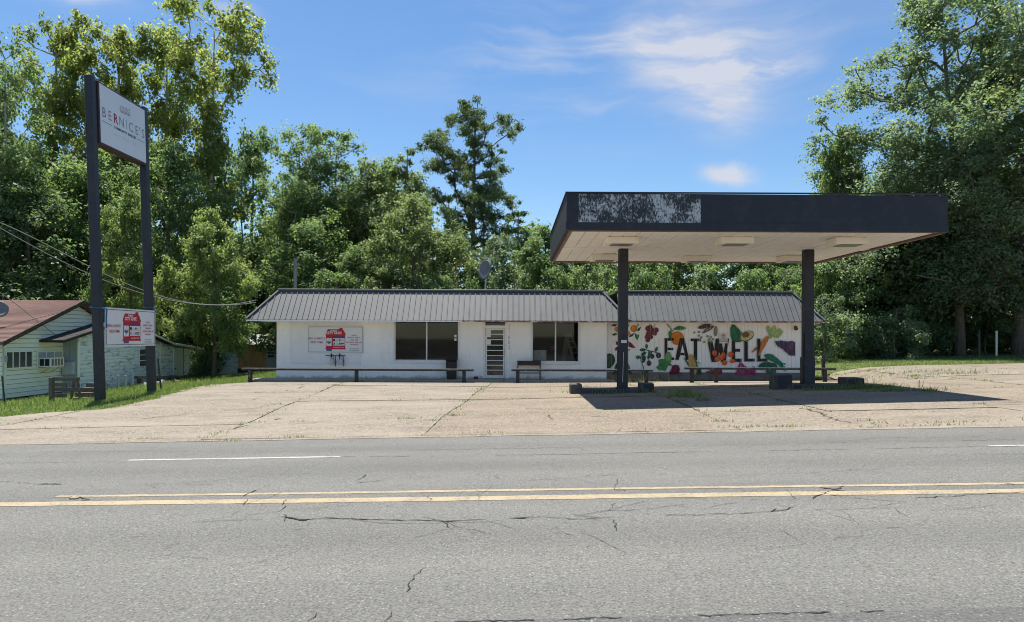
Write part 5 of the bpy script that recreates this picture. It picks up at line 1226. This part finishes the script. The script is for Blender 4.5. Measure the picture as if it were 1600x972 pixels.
wire_px('lower pale cable sagging past the tall sign to the shed', [(-60,322,29.6), (5,358,30.8), (140,429,33.3), (245,465,35.3), (330,475.5,36.6), (400,473,37.8)], .018)
wire_px('dark cable coming down across the cottage roof to its corner', [(-60,420,26), (0,457,28), (50,495,30.2), (96,531,32)], .016)
q = W(461, 452, 45.0); gq = G(q.x, 45)
pl = thing('utility_pole', 'silvery wooden utility pole standing behind the store roof', 'pole', (q.x, 45, gq)); MB().tube([(q.x, 45, gq-.3), (q.x, 45, W(461, 404, 45).z)], [.14, .11], 9).build('shaft', M['pole_wood'], pl); MB().box((q.x-.02, 44.82, W(461, 414, 45).z), (q.x+.4, 44.87, W(461, 414, 45).z+.07)).build('bracket', M['pole_wood'], pl)
for px, py0, py1, lab in ((1530, 555, 516, 'thinner grey post at the wood edge, left of the pale post'), (1557, 555, 517, 'pale square post at the wood edge, right of the thinner post')):
    Y = 43.0; q = W(px, py0, Y); g = G(q.x, Y); h_ = W(px, py1, Y).z; tag(MB().box((q.x-.05, Y-.05, g-.2), (q.x+.05, Y+.05, h_)).build('fence_post', M['wood_old'] if px < 1540 else M['cream_fix'], bevel=.01), lab, 'post', 'posts at the wood edge')
q = GP(1436, 609); tag(MB().tube([(q.x, q.y, q.z-.05), (q.x+.01, q.y, q.z+.30)], .008, 5).build('marker_rod', M['wood_old']), 'thin bare rod standing up from a joint in the concrete', 'rod')
# ------------------------------------------------------------------ trees
def unit(v): return v/np.maximum(np.linalg.norm(v, axis=-1, keepdims=True), 1e-6)
def leaf_soup(cent, rad, cnt, size, rng, up=.7, nsub=12, asp=.62, flat_=.75, spread=.62):
    """diamond leaves gathered in sub-clumps spread over ellipsoid clumps"""
    V, T = [], []
    for c, r, n in zip(cent, rad, cnt):
        ns = max(4, int(nsub*rng.uniform(.7, 1.3))); d = unit(rng.normal(size=(ns, 3))); sc = c + d*r*np.array([1.05, 1.05, flat_])*rng.uniform(.25, 1.15, (ns, 1)); sr = r*rng.uniform(.20, .62, ns)
        k = rng.integers(0, ns, n); o = rng.normal(size=(n, 3)); p = sc[k] + o*sr[k][:, None]*np.array([1, 1, .7])*spread
        nr = unit(unit(p-c)*.35 + unit(o)*.25 + np.array([0, 0, up]) + rng.normal(size=(n, 3))*.45); t = unit(np.cross(nr, rng.normal(size=(n, 3)))); b = np.cross(nr, t)
        l = (size*rng.uniform(.6, 1.3, n))[:, None]
        q = np.stack([p-t*l*.5, p+b*l*asp*.5+t*l*.05, p+t*l*.5-nr*l*.12, p-b*l*asp*.5+t*l*.05], 1)
        V.append(q.reshape(-1, 3)); ct = rng.uniform(0, 1)
        tt = np.clip(.40*ct + .30*rng.uniform(0, 1, ns)[k] + .32*rng.uniform(0, 1, n), 0, 1); T.append(np.repeat(tt, 4))
    return np.concatenate(V), np.concatenate(T)
ARCH = {}
def arch(key, H, R0, prof, ncl, rc, nleaf, size, bark, leaf, seed, cb=.1, r0=.22, flat_=.75, up=.75, asp=.62, wob=.35, lean=0., nsub=12, inner=.3, limbs=True, spread=.62):
    rng = np.random.default_rng(seed); ph = rng.uniform(0, 6.28, 6)
    pt_, pr_ = zip(*prof); rr = lambda t: np.interp(t, pt_, pr_)*R0
    axis = lambda t: np.array([lean*H*t**1.5 + .25*math.sin(3.1*t+ph[0])*t, .25*math.sin(2.7*t+ph[1])*t, H*t])
    cents, rads = [], []; tries = 0
    while len(cents) < ncl and tries < 9000:
        tries += 1; t = rng.uniform(cb, .985); r = rr(t)
        if rng.uniform(0, R0*1.1) > r + .12*R0: continue
        a = rng.uniform(0, 6.283); lob = 1 + wob*(math.sin(2*a+ph[2]+5*t) + .7*math.sin(3*a+ph[3]-9*t) + .6*math.sin(13*t+ph[4]+a))*.6
        d = r*max(.15, lob)*(inner+(1-inner)*rng.uniform(0, 1)**.5); c = axis(t) + np.array([math.cos(a)*d, math.sin(a)*d, rng.normal(0, .15)])
        q = rng.uniform(*rc)*(1-.35*t)
        if c[2]+q*.8 > H: c[2] = H-q*.8
        if any(np.linalg.norm(c-e) < .45*q for e in cents): continue
        cents.append(c); rads.append(q)
    w2 = np.array(rads)**2; cnt = np.maximum(40, (nleaf*w2/w2.sum()).astype(int))
    v, tint = leaf_soup(cents, rads, cnt, size, rng, up, nsub, asp, flat_, spread)
    crown = soup_mesh('crown', v, 4, tint, LM[leaf])
    tb = MB(); ts = np.linspace(0, .93, 10); pts = [tuple(axis(t)) for t in ts]
    tb.tube(pts, [r0*(1.35 if i == 0 else 1)*(1-t)**.8+.025 for i, t in enumerate(ts)], 9)
    if limbs:                                   # each clump's branch leaves the nearest lower branch already grown
        nodes = [np.array(axis(t)) for t in np.linspace(.06, .93, 26)]; par = [-1]*26; wgt = [0]*26; ends = []
        order = sorted(range(len(cents)), key=lambda i: math.hypot(*(cents[i][:2]-axis(cents[i][2]/H)[:2])))
        for i in order:
            c = cents[i]; A = np.array(nodes); dv = c - A; ds = np.linalg.norm(dv, axis=1); cost = ds*(1+.9*np.maximum(0, .35-dv[:, 2]/np.maximum(ds, .01)))
            b = int(np.argmin(cost)); p0 = nodes[b]; mid = p0*.5 + c*.5 + np.array([0, 0, -.05*ds[b]]) + rng.normal(0, .08*ds[b]+.02, 3)
            nodes += [mid, c]; par += [b, len(nodes)-2]; wgt += [0, 0]; ends.append(len(nodes)-1)
        for e in ends:
            k = e
            while k >= 0: wgt[k] += 1; k = par[k]
        for k in range(26, len(nodes)):
            a, b = nodes[par[k]], nodes[k]; ra_, rb_ = (.018 + r0*.16*math.sqrt(min(wgt[par[k]] if par[k] >= 26 else wgt[k]*1.3, 12))*.5), .014 + r0*.16*math.sqrt(min(wgt[k], 12))*.45
            if np.linalg.norm(b-a) > 2.1: continue
            tb.tube([tuple(a), tuple(b)], [min(ra_, r0*.5), min(rb_, r0*.45)], 5, cap=False)
    me = bpy.data.meshes.new('trunk'); me.from_pydata(tb.v, [], tb.f); me.materials.append(M[bark]); me.polygons.foreach_set('use_smooth', [True]*len(me.polygons)); me.update()
    ARCH[key] = (H, R0, me, crown)
OV = [(0,.25),(.12,.75),(.3,1),(.5,.95),(.7,.75),(.85,.5),(1,.15)]
arch('broad1', 13, 4.2, OV, 72, (0.9, 1.8), 39000, 0.238, 'bark', 'mid', 1, cb=.08)
arch('broad2', 13, 4.2, [(0,.2),(.2,.7),(.4,1),(.6,.9),(.8,.65),(1,.2)], 80, (0.85, 1.6), 39000, 0.229, 'bark', 'olive', 2, cb=.10, wob=.45)
arch('broad3', 13, 4.2, [(0,.35),(.15,.9),(.35,1),(.6,.8),(.8,.5),(1,.12)], 70, (0.9, 1.8), 39000, 0.238, 'bark', 'dark', 3, cb=.05, wob=.4)
arch('syc1', 20, 4.6, [(0,.1),(.15,.5),(.3,.85),(.5,1),(.7,.95),(.85,.75),(1,.3)], 125, (0.85, 1.6), 46410, 0.264, 'bark_pale', 'syc', 4, cb=.14, wob=.5, r0=.27)
arch('syc2', 20, 4.6, [(0,.1),(.2,.7),(.4,.9),(.6,1),(.75,.75),(.88,.6),(1,.35)], 120, (0.8, 1.5), 44200, 0.264, 'bark_pale', 'syc', 5, cb=.16, wob=.6, r0=.27)
arch('tall', 22, 4.3, [(0,.05),(.22,.4),(.42,.55),(.56,.3),(.64,.10),(.73,.12),(.79,.8),(.87,1),(.95,.9),(1,.55)], 105, (0.7, 1.35), 23660, 0.264, 'bark_pale', 'syc', 6, cb=.2, wob=.30, r0=.22, inner=.3, spread=.8)
arch('gum', 11, 4.0, [(0,.1),(.16,.25),(.28,.85),(.42,1),(.57,.85),(.78,.55),(1,.12)], 84, (.7, 1.35), 54600, 0.202, 'bark', 'gum', 7, cb=.2, wob=.4, r0=.2)
arch('sparse', 18, 3.2, [(0,.1),(.3,.6),(.5,.9),(.75,1),(.92,.8),(1,.4)], 95, (0.5, 1.05), 16900, 0.211, 'bark_pale', 'mid', 8, cb=.3, wob=.4, r0=.16, inner=.2, spread=.95)
arch('slim', 18, 1.9, [(0,.3),(.3,.8),(.6,1),(.8,.75),(1,.3)], 60, (0.6, 1.15), 20800, 0.229, 'bark', 'olive', 9, cb=.15, wob=.5, r0=.16)
arch('pine', 20, 4.2, [(0,0),(.40,.0),(.45,.62),(.55,.85),(.64,.95),(.70,.55),(.78,.80),(.88,.62),(1,.25)], 120, (0.65, 1.2), 44200, 0.299, 'bark_pine', 'pine', 10, cb=.40, wob=.55, r0=.26, asp=.22, up=.25, inner=.3, nsub=12, spread=.5, flat_=.55)
arch('oak1', 24, 7.6, [(0,0),(.14,.12),(.20,.55),(.27,.9),(.37,1),(.5,.97),(.65,.86),(.8,.72),(.92,.55),(1,.35)], 300, (0.95, 1.8), 127400, 0.211, 'bark', 'oak', 12, cb=.16, wob=.40, r0=.27, lean=-.05, inner=.08)
arch('oak2', 24, 6.5, [(0,.1),(.15,.5),(.3,.95),(.5,1),(.7,.85),(.85,.6),(1,.25)], 190, (1.0, 1.8), 85800, 0.229, 'bark', 'oak', 13, cb=.13, wob=.4, r0=.46)
arch('shrub1', 3.4, 2.2, [(0,.8),(.3,1),(.6,.85),(1,.3)], 26, (.5, .95), 11050, 0.150, 'bark', 'mid', 14, cb=.06, r0=.05, limbs=True)
arch('shrub2', 3.4, 2.2, [(0,.6),(.3,1),(.7,.8),(1,.4)], 24, (.45, .85), 9750, 0.167, 'bark', 'oak', 15, cb=.08, r0=.05, wob=.5)
used = set()
def plant(key, px, Y, top, hw, leaf, label, name='tree', cat='tree', rz=None, group=None, base=None, zmin=None):
    H, R0, tm, cm = ARCH[key]; q = W(px, 500, Y); g = G(q.x, Y) - .08
    h = W(px, top, Y).z - g; sz_ = h/H; sxy = hw*Y/F/R0
    t = thing(name, label, cat, (q.x, Y, g), group)
    r = rz if rz is not None else R.uniform(0, 6.28)
    for nm, me in (('trunk', tm), ('crown', cm)):
        o = bpy.data.objects.new(nm, me); COL.objects.link(o); o.parent = t; o.rotation_euler = (0, 0, r); o.scale = (sxy, sxy, sz_)
        if nm == 'crown' and leaf:
            o.material_slots[0].link = 'OBJECT'; o.material_slots[0].material = LM[leaf]
    return t
T = plant
T('broad3', -55, 45, 60, 110, 'mid', 'green tree at the far left edge behind the cottage')
T('sparse', 12, 43, 55, 60, 'mid', 'thin tree with pale bare branches at the left edge above the cottage', rz=1.0)
T('syc1', 82, 53, 28, 82, 'syc', 'tall yellow green tree directly left of the tall sign', rz=2.0)
T('syc2', 180, 54, 10, 85, 'syc', 'tall yellow green tree directly behind the tall sign', rz=.6)
T('syc1', 262, 56, 45, 62, 'syc', 'yellow green tree between the tall sign and the pale trunked tree', rz=4.2)
T('tall', 328, 53, 5, 86, 'syc', 'tallest open tree with bare pale trunk right of the tall sign', rz=1.7)
T('broad2', 392, 65, 188, 66, 'mid', 'mid green tree below and right of the pale trunked tall tree')
T('broad1', 135, 47, 225, 100, 'mid', 'dense mid green tree behind the left post of the tall sign')
T('broad3', 40, 42, 265, 105, 'dark', 'dark dense tree just behind the cottage roof')
T('broad2', 262, 49, 205, 85, 'mid', 'dense green tree just right of the tall sign cabinet')
T('gum', 205, 40, 285, 52, 'gum', 'small bright green tree standing between the two posts of the tall sign')
T('gum', 335, 42, 322, 66, 'gum', 'bright yellow green bushy tree between the annex and the store', rz=2.2)
T('broad1', 412, 65, 360, 65, 'dark', 'dark green tree at the left end of the store roof')
T('gum', 466, 58, 285, 45, 'gum', 'bright green small tree above the left hip of the store roof')
T('sparse', 462, 57, 190, 55, 'mid', 'sparse wispy tree above the left end of the store')
T('sparse', 525, 58, 210, 68, 'mid', 'sparse wispy tree with twiggy top above the wall banner')
T('broad2', 585, 58, 238, 85, 'olive', 'olive green tree above the tinted shop window')
T('broad1', 505, 52, 325, 82, 'mid', 'rounded mid green tree behind the wall banner roof')
T('broad2', 478, 62, 268, 70, 'mid', 'mid green tree far behind the left end of the store')
T('broad1', 548, 63, 252, 75, 'olive', 'full olive tree far behind the middle of the left roof')
T('broad2', 612, 63, 262, 70, 'mid', 'full green tree just left of the slim pointed tree')
T('slim', 638, 58, 220, 32, 'olive', 'slim pointed tree left of the tall pine')
T('broad2', 645, 51, 295, 70, 'olive', 'pale olive tree in front of the slim pointed tree')
T('pine', 738, 60, 148, 72, 'pine', 'tall dark pine with bare lower trunk rising above the store', 'pine_tree', 'pine tree', rz=.9)
T('broad3', 705, 55, 345, 62, 'dark', 'dark tree at the foot of the tall pine')
T('broad2', 775, 54, 360, 52, 'oak', 'grey green tree behind the roof dish')
T('slim', 812, 58, 322, 34, 'mid', 'slim green tree right of the tall pine')
T('gum', 855, 52, 348, 62, 'mid', 'leafy green tree left of the canopy corner')
T('broad1', 620, 49, 400, 60, 'olive', 'low bushy tree behind the middle of the store roof')
T('broad2', 560, 50, 380, 60, 'mid', 'low green tree behind the roof above the tinted window')
for i, (px, Y, top, hw, k, lf) in enumerate(((915,54,372,62,'broad2','olive'),(985,56,352,62,'broad1','mid'),(1055,54,378,60,'broad3','olive'),(1120,57,345,66,'broad2','mid'),(1190,54,368,62,'broad1','dark'),(1255,55,332,60,'broad3','mid'))):
    T(k, px, Y, top, hw, lf, ['olive tree behind the canopy left of its left column', 'green tree behind the left canopy column', 'low olive tree behind the canopy between its columns, nearer the left', 'green tree behind the middle of the canopy', 'dark tree behind the canopy just left of its right column', 'green tree behind the right canopy column'][i])
T('slim', 1264, 60, 296, 20, 'mid', 'thin tree whose tip just shows over the canopy roof edge')
T('gum', 1312, 48, 190, 58, 'gum', 'brighter leafy tree leaning out left of the great oak')
T('oak1', 1500, 44.5, -28, 185, 'oak', 'great grey green oak towering over the right end of the canopy', 'oak_tree', 'oak tree', rz=.2)
T('oak2', 1592, 44, 5, 125, 'olive', 'tall oak with thick dark trunk at the right edge', 'oak_tree', 'oak tree', rz=2.0)
T('oak2', 1735, 47, -20, 120, 'oak', 'tall oak outside the right edge', 'oak_tree', 'oak tree', rz=4.0)
T('broad3', 1410, 50, 260, 105, 'dark', 'dark dense tree under the great oak behind the canopy end')
T('broad1', 1345, 52, 330, 80, 'dark', 'dark tree behind the right hip of the mural roof')
T('broad3', 1545, 51, 250, 110, 'dark', 'dark dense tree behind the thick trunked oak')
T('slim', 1447, 46.5, 300, 30, 'dark', 'slender dark trunked tree leaning under the great oak')
for i, (px, Y, top, hw, k, lf, lab) in enumerate(((1290,41,462,50,'shrub2','oak','pale leafy bush beside the right end of the mural'),(1345,44,440,60,'shrub1','dark','dark bush right of the pale bush by the mural'),(1398,42.5,478,48,'shrub2','oak','pale bush left of the slender leaning trunk'),(1440,45.5,455,50,'shrub1','dark','dark bush behind the slender leaning trunk'),(1485,46.5,480,45,'shrub2','mid','bush between the slender trunk and the two posts'),
    (1540,46,470,55,'shrub1','dark','dark bush behind the two pale posts'),(1575,46,500,28,'shrub2','olive','small yellowish bush left of the thick oak trunk'),(1640,47,455,60,'shrub1','dark','dark bush right of the thick oak trunk'),
    (298,50,478,34,'shrub1','dark','dark bush between the annex and the plywood shed'),(318,42,535,22,'shrub2','dark','low dark bush at the foot of the bright bushy tree'),(225,47,440,60,'shrub1','dark','dark bush behind the annex roof'),(150,44,430,60,'shrub1','mid','bush showing between cottage roof and sign post'),(60,44,430,70,'shrub2','dark','dark bush behind the cottage ridge'),(-20,45,420,60,'shrub1','dark','dark bush behind the cottage at the left edge'),
    (456,60,440,40,'shrub1','mid','bush behind the left roof corner of the store'),(520,48,425,50,'shrub2','mid','bush behind the store roof above the wall banner'),(590,47,432,45,'shrub2','olive','spiky bush behind the store roof above the tinted window'),(660,48,428,50,'shrub1','dark','dark bush behind the store roof left of the dish'),(800,48,425,50,'shrub2','oak','pale bush behind the store roof right of the dish'),
    (870,48,420,50,'shrub1','dark','dark bush behind the store roof beside the canopy corner'),(930,47,418,50,'shrub2','olive','olive bush behind the left canopy column'),(1010,48,415,55,'shrub1','mid','bush seen under the canopy right of its left column'),(1090,48,420,55,'shrub2','dark','bush seen under the middle of the canopy'),(1170,48,418,55,'shrub1','mid','bush seen under the canopy near its right column'),(1235,48,425,45,'shrub2','mid','bush behind the right canopy column'),(720,47,430,45,'shrub2','mid','bush under the roof dish at left'))):
    T(k, px, Y, top, hw, lf, lab, 'shrub', 'bush')
# far wood behind everything, one mass
rng = np.random.default_rng(5); ce, ra = [], []
for x in np.arange(-95, 110, 1.6):
    for _ in range(7):
        y = rng.uniform(62, 74); ce.append(np.array([x+rng.uniform(-1, 1), y, G(x, y)+rng.uniform(0.2, 11.5)])); ra.append(rng.uniform(1.4, 2.4))
v, tt = leaf_soup(ce, ra, [110]*len(ce), .55, rng, nsub=7)
soup('far_wood', v, 4, tt, LM['dark'], None, 'stuff')
